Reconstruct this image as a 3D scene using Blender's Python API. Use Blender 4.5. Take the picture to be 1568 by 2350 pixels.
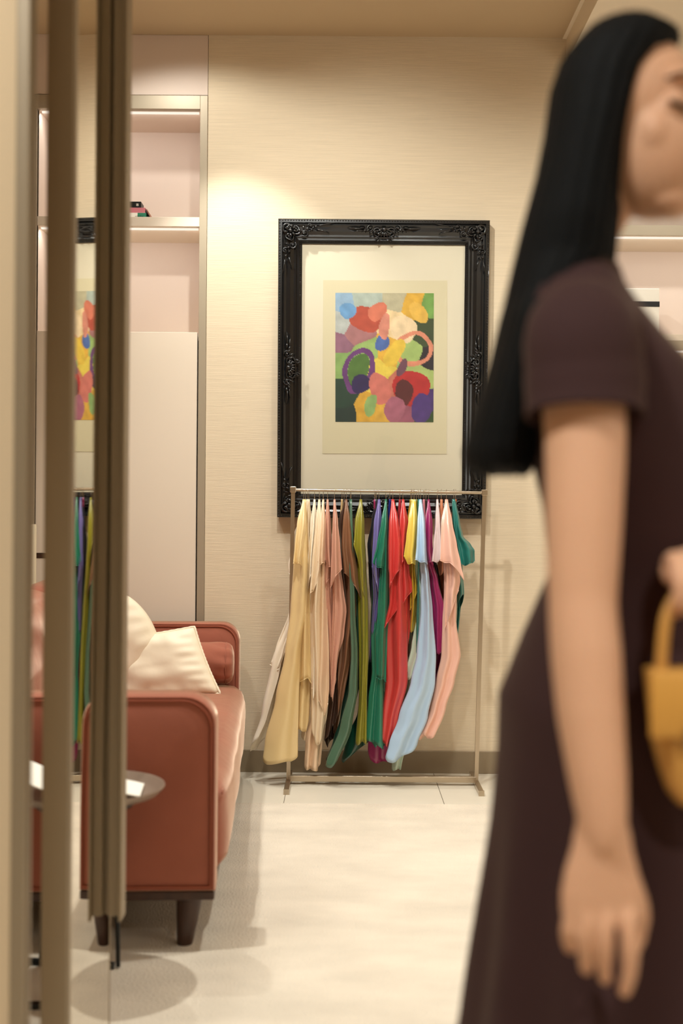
import bpy, bmesh, math, random
from math import sin, cos, pi, radians, sqrt, exp
from mathutils import Vector, Matrix, Euler, noise

random.seed(7)
for o in list(bpy.data.objects):
    bpy.data.objects.remove(o)
SC = bpy.context.scene
COL = SC.collection

# ------------------------------------------------------------------ camera
F = 2900.0
CH = 1.11
ROLL = 0.0075
cam_d = bpy.data.cameras.new('camera')
cam = bpy.data.objects.new('camera', cam_d)
COL.objects.link(cam)
cam_d.sensor_fit = 'VERTICAL'
cam_d.sensor_height = 36.0
cam_d.lens = F / 2350 * 36.0
cam.matrix_world = Matrix.Translation((0, 0, CH)) @ Matrix.Rotation(pi / 2, 4, 'X') @ Matrix.Rotation(ROLL, 4, 'Z')
cam_d.clip_start = 0.05
cam_d.dof.use_dof = True
cam_d.dof.focus_distance = 5.15
cam_d.dof.aperture_fstop = 2.4
SC.camera = cam

# ------------------------------------------------------------------ world, lights, exposure
SC.view_settings.view_transform = 'Standard'
SC.view_settings.look = 'None'
SC.view_settings.gamma = 1.0
SC.view_settings.use_curve_mapping = False
SC.view_settings.exposure = 0.14
w = bpy.data.worlds.new('world'); SC.world = w
w.use_nodes = True
w.node_tree.nodes['Background'].inputs[0].default_value = (1.0, 0.82, 0.6, 1)
w.node_tree.nodes['Background'].inputs[1].default_value = 0.1

def spot(name, loc, tgt, watts, ang, blend=0.6, size=0.05, col=(1, 0.80, 0.56)):
    d = bpy.data.lights.new(name, 'SPOT'); d.energy = watts; d.spot_size = radians(ang); d.spot_blend = blend
    d.shadow_soft_size = size; d.color = col
    o = bpy.data.objects.new(name, d); COL.objects.link(o); o.location = loc
    o.rotation_euler = (Vector(tgt) - Vector(loc)).to_track_quat('-Z', 'Y').to_euler()
    return o
def area(name, loc, tgt, watts, sx, sy, col=(1, 0.80, 0.56)):
    d = bpy.data.lights.new(name, 'AREA'); d.energy = watts; d.shape = 'RECTANGLE'; d.size = sx; d.size_y = sy; d.color = col
    o = bpy.data.objects.new(name, d); COL.objects.link(o); o.location = loc
    o.rotation_euler = (Vector(tgt) - Vector(loc)).to_track_quat('-Z', 'Y').to_euler()
    return o

WARM = (1.0, 1.0, 0.93)
spot('spot_picture', (-0.20, 3.7, 3.08), (0.12, 5.39, 1.62), 100, 82, 0.9, 0.035, WARM)
spot('spot_rack', (0.35, 4.1, 3.08), (0.25, 5.3, 0.9), 36, 75, 0.9, 0.03, WARM)
spot('spot_rug', (0.45, 3.5, 3.08), (0.35, 3.4, 0.0), 110, 95, 0.8, 0.05, WARM)
spot('spot_table', (-0.86, 3.02, 3.08), (-0.70, 3.02, 0.0), 135, 75, 0.6, 0.03, WARM)
spot('spot_sofa', (-1.0, 4.3, 3.08), (-0.75, 4.2, 0.3), 75, 85, 0.8, 0.035, WARM)
spot('spot_niche', (-0.66, 4.91, 3.09), (-0.10, 5.28, 0.6), 66, 68, 0.5, 0.02, WARM)
spot('spot_niche_spill', (-0.75, 4.88, 3.085), (-0.60, 5.1, 1.6), 13, 150, 0.4, 0.03, WARM)
spot('spot_bulkhead_fill', (2.1, 3.0, 2.98), (2.1, 3.0, 0.0), 150, 100, 0.8, 0.05, WARM)  # added lamp: its bounce off the rug brightens the bulkhead underside
area('light_fill_right', (3.3, 1.2, 1.9), (0.5, 2.6, 2.8), 22, 1.8, 1.4, WARM)  # added fill with no real source, lifts the bulkhead and the person's front
spot('spot_right', (1.7, 4.0, 2.98), (1.5, 5.39, 1.9), 40, 90, 0.9, 0.06, WARM)
spot('spot_walkway', (-0.9, 0.3, 3.08), (0.0, 1.6, 1.0), 160, 110, 0.8, 0.10, WARM)
spot('spot_fill_rear', (0.9, -0.9, 3.08), (0.9, -0.7, 0.0), 190, 120, 0.8, 0.05, WARM)  # added fill lamp behind the camera, raises the general bounce light

# ------------------------------------------------------------------ helpers
CR, SR = cos(ROLL), sin(ROLL)
def P(px, py, Y):
    u = px - 784.0; v = 1175.0 - py
    a = u * CR - v * SR; b = u * SR + v * CR
    return Vector((a * Y / F, Y, CH + b * Y / F))

def lin(c):
    c = c / 255.0
    return c / 12.92 if c <= 0.04045 else ((c + 0.055) / 1.055) ** 2.4
def rgb(r, g, b): return (lin(r), lin(g), lin(b), 1)

def mat(name, col, rough=0.6, metal=0.0, spec=0.5, sheen=0.0, bump=None, var=None, aniso=0.0, coat=0.0, sub=0.0):
    """col: linear rgba; bump=(scale xyz, strength, distance); var=(scale xyz, amount, detail)"""
    m = bpy.data.materials.new(name); m.use_nodes = True
    nt = m.node_tree; N = nt.nodes; L = nt.links
    b = N['Principled BSDF']
    b.inputs['Base Color'].default_value = col
    b.inputs['Roughness'].default_value = rough
    b.inputs['Metallic'].default_value = metal
    b.inputs['Specular IOR Level'].default_value = spec
    b.inputs['Sheen Weight'].default_value = sheen
    b.inputs['Sheen Roughness'].default_value = 0.4
    b.inputs['Sheen Tint'].default_value = (1, 0.78, 0.6, 1)
    b.inputs['Anisotropic'].default_value = aniso
    b.inputs['Coat Weight'].default_value = coat
    if sub:
        b.inputs['Subsurface Weight'].default_value = sub
        b.inputs['Subsurface Radius'].default_value = (0.02, 0.008, 0.004)
        b.inputs['Subsurface Scale'].default_value = 0.5
    tc = None
    if bump or var:
        tc = N.new('ShaderNodeTexCoord')
    if var:
        mp = N.new('ShaderNodeMapping'); mp.inputs['Scale'].default_value = var[0]
        nz = N.new('ShaderNodeTexNoise'); nz.inputs['Scale'].default_value = 1.0
        nz.inputs['Detail'].default_value = var[2] if len(var) > 2 else 3
        L.new(tc.outputs['Object'], mp.inputs['Vector']); L.new(mp.outputs[0], nz.inputs['Vector'])
        rp = N.new('ShaderNodeValToRGB')
        k = var[1]
        rp.color_ramp.elements[0].position = 0.3; rp.color_ramp.elements[1].position = 0.7
        rp.color_ramp.elements[0].color = (col[0] * (1 - k), col[1] * (1 - k), col[2] * (1 - k), 1)
        rp.color_ramp.elements[1].color = (min(1, col[0] * (1 + k)), min(1, col[1] * (1 + k)), min(1, col[2] * (1 + k)), 1)
        L.new(nz.outputs['Fac'], rp.inputs['Fac']); L.new(rp.outputs[0], b.inputs['Base Color'])
    if bump:
        mp = N.new('ShaderNodeMapping'); mp.inputs['Scale'].default_value = bump[0]
        nz = N.new('ShaderNodeTexNoise'); nz.inputs['Scale'].default_value = 1.0; nz.inputs['Detail'].default_value = 3
        L.new(tc.outputs['Object'], mp.inputs['Vector']); L.new(mp.outputs[0], nz.inputs['Vector'])
        bp = N.new('ShaderNodeBump'); bp.inputs['Strength'].default_value = bump[1]; bp.inputs['Distance'].default_value = bump[2]
        L.new(nz.outputs['Fac'], bp.inputs['Height']); L.new(bp.outputs[0], b.inputs['Normal'])
    return m

def emis(name, col, s):
    m = bpy.data.materials.new(name); m.use_nodes = True
    nt = m.node_tree; nt.nodes.clear()
    e = nt.nodes.new('ShaderNodeEmission'); e.inputs[0].default_value = col; e.inputs[1].default_value = s
    o = nt.nodes.new('ShaderNodeOutputMaterial'); nt.links.new(e.outputs[0], o.inputs[0])
    return m

def tag(o, label=None, cat=None, group=None, kind=None):
    if label: o['label'] = label
    if cat: o['category'] = cat
    if group: o['group'] = group
    if kind: o['kind'] = kind
    return o
def empty(name, loc=(0, 0, 0), rz=0.0, label=None, cat=None, group=None, kind=None):
    o = bpy.data.objects.new(name, None); COL.objects.link(o)
    o.location = loc; o.rotation_euler = (0, 0, rz); o.empty_display_size = 0.05
    return tag(o, label, cat, group, kind)
def obj(name, bm, m, parent=None, smooth=False, world=True, angle=None):
    """link bm as one mesh. world=True: bm in world coordinates even when parented."""
    bmesh.ops.recalc_face_normals(bm, faces=bm.faces)
    me = bpy.data.meshes.new(name); bm.to_mesh(me); bm.free()
    me.materials.append(m)
    if smooth:
        for p in me.polygons: p.use_smooth = True
        if angle is not None: me.set_sharp_from_angle(angle=radians(angle))
    o = bpy.data.objects.new(name, me); COL.objects.link(o)
    if parent:
        o.parent = parent
        if world:
            r = Matrix.Identity(4); q = parent
            while q:
                r = Matrix.Translation(q.location) @ q.rotation_euler.to_matrix().to_4x4() @ r; q = q.parent
            me.transform(r.inverted())
    return o
def recentre(o):
    """move a top-level mesh's origin to the middle of its foot"""
    me = o.data
    xs = [v.co.x for v in me.vertices]; ys = [v.co.y for v in me.vertices]; zs = [v.co.z for v in me.vertices]
    c = Vector(((min(xs) + max(xs)) / 2, (min(ys) + max(ys)) / 2, min(zs)))
    me.transform(Matrix.Translation(-c)); o.location = o.location + c
    return o

def BM(): return bmesh.new()
def box(bm, x0, x1, y0, y1, z0, z1, r=0.0, seg=3):
    m = bmesh.ops.create_cube(bm, size=1.0)
    vs = m['verts']
    for v in vs:
        v.co = Vector(((x0 + x1) / 2 + v.co.x * (x1 - x0), (y0 + y1) / 2 + v.co.y * (y1 - y0), (z0 + z1) / 2 + v.co.z * (z1 - z0)))
    if r > 0:
        es = list({e for v in vs for e in v.link_edges})
        bmesh.ops.bevel(bm, geom=es, offset=r, segments=seg, profile=0.5, affect='EDGES')
def cbox(bm, M, sx, sy, sz, r=0.0, seg=2):
    t = bmesh.new(); box(t, -sx / 2, sx / 2, -sy / 2, sy / 2, -sz / 2, sz / 2, r, seg)
    t.transform(M); me = bpy.data.meshes.new('t'); t.to_mesh(me); bm.from_mesh(me); bpy.data.meshes.remove(me); t.free()
def loft(bm, rings, cap=True, closed=True):
    R = [[bm.verts.new(p) for p in r] for r in rings]
    n = len(R[0])
    for a, b in zip(R, R[1:]):
        for i in range(n if closed else n - 1):
            j = (i + 1) % n
            bm.faces.new((a[i], a[j], b[j], b[i]))
    if cap and closed:
        bm.faces.new(R[0][::-1]); bm.faces.new(R[-1])
    return R
def tube(bm, pts, rad, n=10, cap=True, closed=False, up=None, flat=1.0):
    pts = [Vector(p) for p in pts]
    if not hasattr(rad, '__len__'): rad = [rad] * len(pts)
    rings = []
    prev = None
    for i, p in enumerate(pts):
        if closed: t = pts[(i + 1) % len(pts)] - pts[i - 1]
        else: t = pts[min(i + 1, len(pts) - 1)] - pts[max(i - 1, 0)]
        t = t.normalized() if t.length > 1e-9 else Vector((0, 0, 1))
        if prev is None:
            a = Vector(up) if up else (Vector((0, 0, 1)) if abs(t.z) < 0.9 else Vector((1, 0, 0)))
            s = t.cross(a).normalized()
        else:
            s = (prev - t * prev.dot(t)).normalized()
        prev = s; q = t.cross(s)
        r = rad[i]
        rings.append([p + (s * cos(2 * pi * k / n) + q * flat * sin(2 * pi * k / n)) * r for k in range(n)])
    if closed: rings.append(rings[0])
    if closed:
        R = [[bm.verts.new(p) for p in r] for r in rings[:-1]]
        m = len(R)
        for i in range(m):
            a, b = R[i], R[(i + 1) % m]
            for k in range(n):
                j = (k + 1) % n; bm.faces.new((a[k], a[j], b[j], b[k]))
    else:
        loft(bm, rings, cap)
def cr(pts, n=8):
    """catmull-rom"""
    pts = [Vector(p) for p in pts]; out = []
    for i in range(len(pts) - 1):
        p0 = pts[max(i - 1, 0)]; p1 = pts[i]; p2 = pts[i + 1]; p3 = pts[min(i + 2, len(pts) - 1)]
        for k in range(n):
            t = k / n
            out.append(0.5 * ((2 * p1) + (p2 - p0) * t + (2 * p0 - 5 * p1 + 4 * p2 - p3) * t * t + (3 * p1 - p0 - 3 * p2 + p3) * t ** 3))
    out.append(pts[-1]); return out
def ball(bm, c, r, sx=1, sy=1, sz=1, u=12, v=8, M=None):
    m = bmesh.ops.create_uvsphere(bm, u_segments=u, v_segments=v, radius=1.0)
    c = Vector(c)
    for q in m['verts']:
        p = Vector((q.co.x * r * sx, q.co.y * r * sy, q.co.z * r * sz))
        if M: p = M @ p
        q.co = c + p
def interp(tab, x):
    if x <= tab[0][0]: return tab[0][1:]
    for a, b in zip(tab, tab[1:]):
        if x <= b[0]:
            t = (x - a[0]) / (b[0] - a[0]); t2 = t * t * (3 - 2 * t) * 0.6 + t * 0.4
            return tuple(p + (q - p) * t2 for p, q in zip(a[1:], b[1:]))
    return tab[-1][1:]
def remesh(bm, vox, smooth=6, fac=0.5):
    """fuse overlapping closed shapes to one continuous skin"""
    me = bpy.data.meshes.new('tmp'); bm.to_mesh(me); bm.free()
    o = bpy.data.objects.new('tmp', me); COL.objects.link(o)
    r = o.modifiers.new('r', 'REMESH'); r.mode = 'VOXEL'; r.voxel_size = vox
    s = o.modifiers.new('s', 'SMOOTH'); s.iterations = smooth; s.factor = fac
    dg = bpy.context.evaluated_depsgraph_get()
    e = o.evaluated_get(dg).to_mesh()
    out = bmesh.new(); out.from_mesh(e)
    bpy.data.objects.remove(o); bpy.data.meshes.remove(me)
    return out

# ------------------------------------------------------------------ materials
M_wall = mat('wallpaper', rgb(222, 205, 178), 0.85, bump=((10, 10, 420), 0.5, 0.0015), var=((5, 5, 260), 0.055, 4), spec=0.2)
M_ceil = mat('ceiling_paint', rgb(200, 178, 146), 0.9, spec=0.1)
M_ceil2 = mat('bulkhead_paint', rgb(242, 230, 208), 0.9, spec=0.1)
M_part = mat('partition_paint', rgb(214, 192, 160), 0.8, spec=0.2)
M_bronze = mat('bronze_metal', rgb(146, 130, 106), 0.45, 0.2, bump=((900, 900, 900), 0.05, 0.0005))
M_bronze2 = mat('bronze_trim', rgb(170, 156, 134), 0.45, 0.25)
M_pink = mat('blush_laminate', rgb(222, 204, 190), 0.6, spec=0.3)
M_cream = mat('cream_laminate', rgb(228, 213, 194), 0.55, spec=0.3)
M_tile = mat('floor_tile', rgb(216, 206, 188), 0.45, var=((3, 3, 3), 0.06, 5))
M_joint = mat('tile_joint', rgb(110, 98, 80), 0.9)
M_carpet = mat('carpet', rgb(226, 214, 196), 0.98, spec=0.05, sheen=0.2, bump=((170, 170, 170), 0.9, 0.008), var=((4, 7, 5), 0.085, 12))
M_velvet = mat('salmon_velvet', rgb(156, 92, 74), 0.85, spec=0.1, sheen=0.9, bump=((14, 14, 14), 0.25, 0.008), var=((6, 6, 6), 0.06, 3))
M_pipe = mat('velvet_piping', rgb(150, 82, 62), 0.8, spec=0.15)
M_linen = mat('cream_satin', rgb(240, 226, 200), 0.5, spec=0.4, sheen=0.1, bump=((9, 9, 9), 0.3, 0.01))
M_wood = mat('dark_walnut', rgb(62, 38, 26), 0.4, var=((40, 40, 6), 0.2, 3))
M_black = mat('black_metal', rgb(22, 24, 24), 0.4, 0.2)
M_steel = mat('brushed_steel', rgb(190, 176, 156), 0.28, 0.95)
M_blackframe = mat('black_lacquer', rgb(16, 17, 18), 0.26, spec=0.6, coat=0.3)
M_mat = mat('mount_board', rgb(216, 208, 186), 0.9, spec=0.1)
M_sheet = mat('print_paper', rgb(208, 199, 168), 0.9, spec=0.1)
M_paper = mat('white_paper', rgb(245, 240, 228), 0.8)
M_skin = mat('skin', rgb(216, 168, 136), 0.5, spec=0.3, sub=0.15)
M_hair = mat('black_hair', rgb(20, 21, 22), 0.7, spec=0.1, bump=((160, 160, 8), 0.5, 0.004))
M_dress = mat('plum_brown_dress', rgb(62, 42, 42), 0.85, spec=0.15, sheen=0.1, bump=((260, 260, 260), 0.2, 0.001))
M_mirror = mat('mirror_silver', rgb(232, 226, 214), 0.012, 1.0)
M_bag = mat('tan_leather', rgb(196, 142, 66), 0.5, bump=((60, 60, 60), 0.2, 0.002))

# ------------------------------------------------------------------ room shell
BW = 5.39            # back wall plane
CZ = 3.14            # ceiling height
NB = 5.73            # back of the niches
XL, XR = -1.31, -0.582   # left shelving unit
XR2 = 0.944
def S(name, bm, m): return tag(obj(name, bm, m), kind='structure')

b = BM(); box(b, -2.6, 3.4, -2.0, 5.9, -0.10, 0.0); S('floor', b, M_tile)
b = BM()
for (x, y0, y1) in ((-0.212, 4.75, 5.39), (0.40, 4.75, 5.39), (-0.82, 4.75, 5.39), (1.01, 4.75, 5.39), (1.62, 4.75, 5.39)):
    box(b, x - 0.0012, x + 0.0012, y0, y1, -0.002, 0.0006)
S('trim_1', b, M_joint)
b = BM(); box(b, -2.6, XR2, -2.0, 5.9, CZ, CZ + 0.1)
S('ceiling', b, M_ceil)
b = BM(); box(b, XR2, 3.4, -2.0, 5.9, 3.03, CZ + 0.1); box(b, XR2 - 0.016, XR2, -2.0, BW, CZ - 0.006, CZ)
S('trim_2', b, M_ceil2)
b = BM(); box(b, XR, XR2, BW, BW + 0.1, 0, CZ); S('wall_back', b, M_wall)
b = BM(); box(b, -2.6, XL - 0.035, BW, BW + 0.1, 0, CZ); S('wall_back_left', b, M_wall)
b = BM(); box(b, -2.7, -2.6, -2.0, 5.9, 0, CZ); S('wall_left', b, M_part)
b = BM(); box(b, 3.4, 3.5, -2.0, 5.9, 0, CZ); S('wall_right', b, M_part)
b = BM(); box(b, -2.7, 3.5, -2.1, -2.0, 0, CZ); S('wall_front', b, M_part)
b = BM(); box(b, -2.6, 3.4, NB + 0.02, NB + 0.12, 0, CZ); S('wall_rear', b, M_part)
b = BM(); box(b, XR, XR2, BW - 0.012, BW, 0, 0.094, 0.001, 1); S('baseboard_back', b, M_bronze)
# near partition the photographer looks past, with its metal jamb
px0 = P(40, 0, 1.75)
b = BM(); box(b, -2.6, P(34, 1175, 1.90).x, 1.90, 1.925, 0, CZ); S('wall_partition', b, M_part)
b = BM(); xa, xb = P(30, 1175, 1.895).x, P(62, 1175, 1.895).x
box(b, xa, xb, 1.893, 1.912, 0, CZ - 0.001, 0.002, 2)
box(b, xb - 0.002, xb + 0.003, 1.912, 1.925, 0, CZ - 0.001, 0.001, 1)
S('trim_3', b, M_bronze)

# rug over the tiles
b = BM(); box(b, -2.3, 2.6, -1.5, 4.765, 0.0, 0.012, 0.004, 2)
rug = tag(obj('rug', b, M_carpet), 'large cream cut-pile rug covering the tiled floor', 'rug')

# ------------------------------------------------------------------ mirrored door leaf
XM = -0.476
Y1, Y2 = 2.225, 2.655
door = empty('door_1', (-0.5, 2.43, 0), kind='structure')
b = BM(); box(b, -0.520, -0.4735, 2.205, 2.226, 0.004, 3.0, 0.003, 2)
obj('stile', b, M_bronze, door, True, angle=40)
b = BM(); box(b, -0.476, -0.4705, 2.214, 2.23, 0.004, 3.0, 0.001, 1)
obj('edge_bead', b, M_bronze2, door)
b = BM()
def tslope(y, z):
    tw = -0.012 * max(0.0, min(1.0, (1.0 - z) / 0.4))
    return -0.062 * (y - 2.42) + tw
ny, nz = 40, 60
grid = []
for j in range(nz + 1):
    z = 0.02 + j * (2.96 / nz); row = []; x = XM; yy = 2.42
    xs = {}
    for i in range(ny + 1):
        y = Y1 + (Y2 - Y1) * i / ny
        a = -0.062 * (y - 2.42) ** 2 / 2 + (-0.012 * max(0.0, min(1.0, (1.0 - z) / 0.4))) * (y - 2.42)
        row.append(b.verts.new((XM + a, y, z)))
    grid.append(row)
for j in range(nz):
    for i in range(ny):
        b.faces.new((grid[j][i], grid[j][i + 1], grid[j + 1][i + 1], grid[j + 1][i]))
obj('mirror_panel', b, M_mirror, door, True)
b = BM(); box(b, -0.512, -0.486, 2.226, 2.655, 0.02, 2.98)
obj('core', b, M_black, door)
b = BM(); box(b, -0.514, -0.4795, 2.655, 2.660, 0.004, 3.0, 0.001, 1)
obj('far_edge', b, M_bronze, door)
hz = 0.27
hd = bpy.data.objects.new('handle_tmp', None)
b = BM()
box(b, -0.4795, -0.4735, 2.600, 2.618, hz + 0.01, 2.95)
box(b, -0.4735, -0.4500, 2.590, 2.596, hz + 0.008, 2.95, 0.001, 1)
box(b, -0.4735, -0.4700, 2.596, 2.630, hz + 0.008, 2.95)
box(b, -0.4500, -0.4440, 2.578, 2.634, hz, 2.95, 0.001, 1)
hb = obj('pull_handle', b, M_bronze, door)
bpy.data.objects.remove(hd)

# ------------------------------------------------------------------ shelving units
LED = emis('led', (1, 0.86, 0.72, 1), 1.0)
def strip_light(x0, x1, z, wt):
    o = area('light_shelf', ((x0 + x1) / 2, BW + 0.045, z - 0.008), ((x0 + x1) / 2, BW + 0.22, z - 0.35), wt, x1 - x0, 0.012, (1, 0.97, 0.93))
    return o
u = empty('shelving_unit', ((XL + XR) / 2, 5.56, 0), label='blush built-in shelving niche with bronze frame left of the wallpapered wall', cat='shelving unit')
xl, xr = XL, -0.615
b = BM(); box(b, xl - 0.035, XR - 0.001, NB, NB + 0.018, 0, CZ); obj('back_panel', b, M_pink, u)
b = BM(); box(b, xl - 0.035, xl, BW + 0.002, NB, 0, 2.88); obj('side_panel', b, M_pink, u)
b = BM(); box(b, xr, xr + 0.03, BW + 0.002, NB, 0, 2.88); obj('side_panel', b, M_pink, u)
b = BM(); box(b, xl - 0.034, XR - 0.002, BW + 0.001, BW + 0.02, 2.884, CZ - 0.001); obj('fascia_panel', b, M_pink, u)
b = BM(); box(b, xl, xr, BW + 0.03, NB, 2.824, 2.86); obj('top_panel', b, M_pink, u)
b = BM()
box(b, xr, XR - 0.001, BW - 0.006, BW + 0.03, 0, 2.88, 0.001, 1)
box(b, xl - 0.034, xr, BW - 0.006, BW + 0.03, 2.822, 2.88, 0.001, 1)
box(b, xl - 0.034, xl, BW - 0.006, BW + 0.03, 0, 2.822, 0.001, 1)
obj('bronze_frame', b, M_bronze2, u)
b = BM(); box(b, xl, xr, BW + 0.006, NB, 2.324, 2.364, 0.001, 1); sh = obj('shelf', b, M_cream, u)
b = BM(); box(b, xl, xr, BW + 0.03, NB, 1.84, 1.865); obj('shelf', b, M_cream, u)
for z in (2.822, 2.323):
    b = BM(); box(b, xl + 0.01, xr - 0.01, BW + 0.036, BW + 0.05, z - 0.006, z); obj('light_strip', b, LED, u)
    strip_light(xl + 0.01, xr - 0.01, z, 1.05)
b = BM(); box(b, -0.94, xr - 0.006, BW + 0.004, BW + 0.024, 0.10, 1.872, 0.001, 1); d1 = obj('sliding_door', b, M_cream, u)
b = BM(); box(b, xl + 0.002, -0.944, BW + 0.008, BW + 0.024, 0.925, 1.874, 0.001, 1); obj('sliding_door', b, M_cream, u)
b = BM(); box(b, xl + 0.002, -0.944, BW + 0.004, BW + 0.024, 0.905, 0.923); obj('rail', b, M_wood, u)
b = BM(); box(b, xl + 0.002, -0.944, BW + 0.006, BW + 0.024, 0.1, 0.903); obj('drawer_front', b, M_cream, u)

u2 = empty('shelving_unit', (1.9, 5.56, 0), label='blush shelving bays with olive shelf edges behind the passing person', cat='shelving unit')
b = BM(); box(b, XR2 + 0.001, 3.38, NB, NB + 0.018, 0, 3.02); obj('back_panel', b, M_pink, u2)
b = BM(); box(b, XR2 + 0.001, XR2 + 0.04, BW + 0.002, NB, 0, 3.02); obj('side_panel', b, M_bronze2, u2)
for z0, z1 in ((2.300, 2.343), (1.812, 1.880), (1.30, 1.345), (0.60, 0.645)):
    b = BM(); box(b, XR2 + 0.04, 3.38, BW + 0.006, NB, z0, z1, 0.001, 1); s = obj('shelf', b, M_cream, u2)
    b = BM(); box(b, XR2 + 0.04, 3.38, BW - 0.002, BW + 0.005, z0, z1 if z1 < 1.85 or z1 > 2 else z1 - 0.028); obj('shelf_edge', b, M_bronze2, u2)
    b = BM(); box(b, XR2 + 0.05, 3.37, BW + 0.03, BW + 0.044, z0 - 0.006, z0); obj('light_strip', b, LED, u2)
    if z0 > 1: strip_light(XR2 + 0.05, 3.37, z0, 2.6)
b = BM(); box(b, XR2 + 0.04, 3.38, BW + 0.004, BW + 0.03, 2.86, 3.02); obj('fascia_panel', b, M_cream, u2)
# box on the right shelf
xb0, xb1 = P(1418, 700, 5.5).x, P(1507, 700, 5.5).x
t = empty('storage_box', ((xb0 + xb1) / 2, 5.53, 1.881), label='white upright box with a black band on the right shelf beside the person', cat='box')
zt = P(1500, 662, 5.45).z
b = BM(); box(b, xb0, xb1, 5.45, 5.60, 1.881, zt, 0.002, 1); obj('box_body', b, M_paper, t)
b = BM(); box(b, xb0 - 0.001, xb1 + 0.001, 5.448, 5.602, P(1500, 704, 5.45).z, P(1500, 692, 5.45).z); obj('band', b, M_black, t)

# books on the left shelf  (stack in front half of the shelf)
sz = 2.365
M_bpink = mat('pink_cover', rgb(206, 120, 130), 0.5); M_bgreen = mat('green_cover', rgb(40, 128, 98), 0.5)
M_page = mat('book_pages', rgb(236, 226, 206), 0.9); M_btan = mat('tan_cover', rgb(168, 112, 86), 0.6); M_bplum = mat('plum_cover', rgb(70, 40, 52), 0.6)
def book(name, label, x0, x1, y0, y1, z0, z1, mc, group=None):
    r = empty(name, ((x0 + x1) / 2, (y0 + y1) / 2, z0), label=label, cat='book')
    b = BM(); th = 0.0025
    box(b, x0, x1, y0, y1, z0, z0 + th); box(b, x0, x1, y0, y1, z1 - th, z1); box(b, x0, x1, y0, y0 + th, z0 + th, z1 - th)
    obj('cover', b, mc, r)
    b = BM(); box(b, x0 + 0.002, x1 - 0.002, y0 + th, y1 - 0.004, z0 + th, z1 - th); obj('pages', b, M_page, r)
    return r
Yb = 5.45
xq = P(335, 492, Yb).x; xw = xq - 0.17
g = book('book', 'white and green book at the bottom of the shelf stack', xw, xq, Yb, Yb + 0.16, sz, sz + 0.029, M_paper)
b = BM(); pts = []
box(b, xq - 0.036, xq + 0.0006, Yb - 0.0006, Yb + 0.16, sz + 0.0003, sz + 0.0285); obj('green_spine_patch', b, M_bgreen, g)
b = BM()
for k in range(8):
    h = 0.004 + 0.002 * (k % 3)
    box(b, xq - 0.046 + k * 0.0046, xq - 0.0438 + k * 0.0046, Yb - 0.0012, Yb - 0.0005, sz + 0.012, sz + 0.012 + h * 0.6)
obj('spine_lettering', b, M_black, g)
book('book', 'pink book lying on the white and green book', xw + 0.01, xq - 0.004, Yb + 0.004, Yb + 0.15, sz + 0.029, sz + 0.052, M_bpink)
t = empty('gift_box', (xq - 0.045, Yb + 0.05, sz + 0.052), label='small black box with a white emblem on top of the books', cat='box')
b = BM(); box(b, xq - 0.080, xq - 0.022, Yb + 0.006, Yb + 0.08, sz + 0.052, sz + 0.079, 0.001, 1); obj('box_body', b, M_black, t)
b = BM(); xe = xq - 0.038
box(b, xe - 0.0045, xe - 0.003, Yb + 0.0052, Yb + 0.006, sz + 0.060, sz + 0.070)
box(b, xe + 0.003, xe + 0.0045, Yb + 0.0052, Yb + 0.006, sz + 0.060, sz + 0.070)
box(b, xe - 0.003, xe + 0.003, Yb + 0.0052, Yb + 0.006, sz + 0.060, sz + 0.0615)
box(b, xe - 0.001, xe + 0.001, Yb + 0.0052, Yb + 0.006, sz + 0.0625, sz + 0.070)
obj('emblem', b, M_paper, t)
for (c, lab, off, lean, hh) in ((M_btan, 'thin tan booklet leaning against the book stack', 0.005, -0.46, 0.05), (M_bplum, 'thin plum booklet leaning on the pink book', 0.001, -0.46, 0.022)):
    b = BM(); zb = sz if hh > 0.04 else sz + 0.030
    M = Matrix.Translation((xq + off + (0.008 if hh > 0.04 else -0.004), Yb + 0.07, zb + 0.5 * hh * cos(lean) + 0.001)) @ Matrix.Rotation(lean, 4, 'Y')
    cbox(b, M, 0.003, 0.13, hh, 0.0005, 1)
    # lean the other way: bottom outwards
    o = obj('booklet', b, c); tag(o, lab, 'booklet'); recentre(o)

# ------------------------------------------------------------------ framed print
YF = 5.33
TL, TR = P(639, 501, YF), P(1125, 505, YF)
BL, BR = P(636, 1187, YF), P(1115, 1191, YF)
pic = empty('framed_print', (0.17, BW, BL.z), label='abstract colour print with cream mount in ornate black frame on the wall', cat='picture')
def fp(u, v, y=YF):
    """u,v in 0..1 across the frame (v from the top)"""
    a = TL.lerp(TR, u); c = BL.lerp(BR, u); q = a.lerp(c, v); return Vector((q.x, y, q.z))
FW, FH = (TR - TL).length, (TL - BL).length
prof = [(0.0, 0.055), (0.0, 0.004), (0.004, 0.0), (0.016, 0.0), (0.020, 0.008), (0.026, 0.006), (0.034, 0.010), (0.052, 0.004), (0.066, 0.012), (0.074, 0.010), (0.080, 0.016), (0.088, 0.014), (0.098, 0.026), (0.1005, 0.030), (0.1005, 0.055)]
b = BM(); rings = []
for d, h in prof:
    du, dv = d / FW, d / FH
    rings.append([fp(du, dv, YF + h), fp(1 - du, dv, YF + h), fp(1 - du, 1 - dv, YF + h), fp(du, 1 - dv, YF + h)])
R = [[b.verts.new(p) for p in r] for r in rings]
for a, c in zip(R, R[1:]):
    for i in range(4):
        j = (i + 1) % 4; b.faces.new((a[i], a[j], c[j], c[i]))
fr = obj('frame_moulding', b, M_blackframe, pic)
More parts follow.
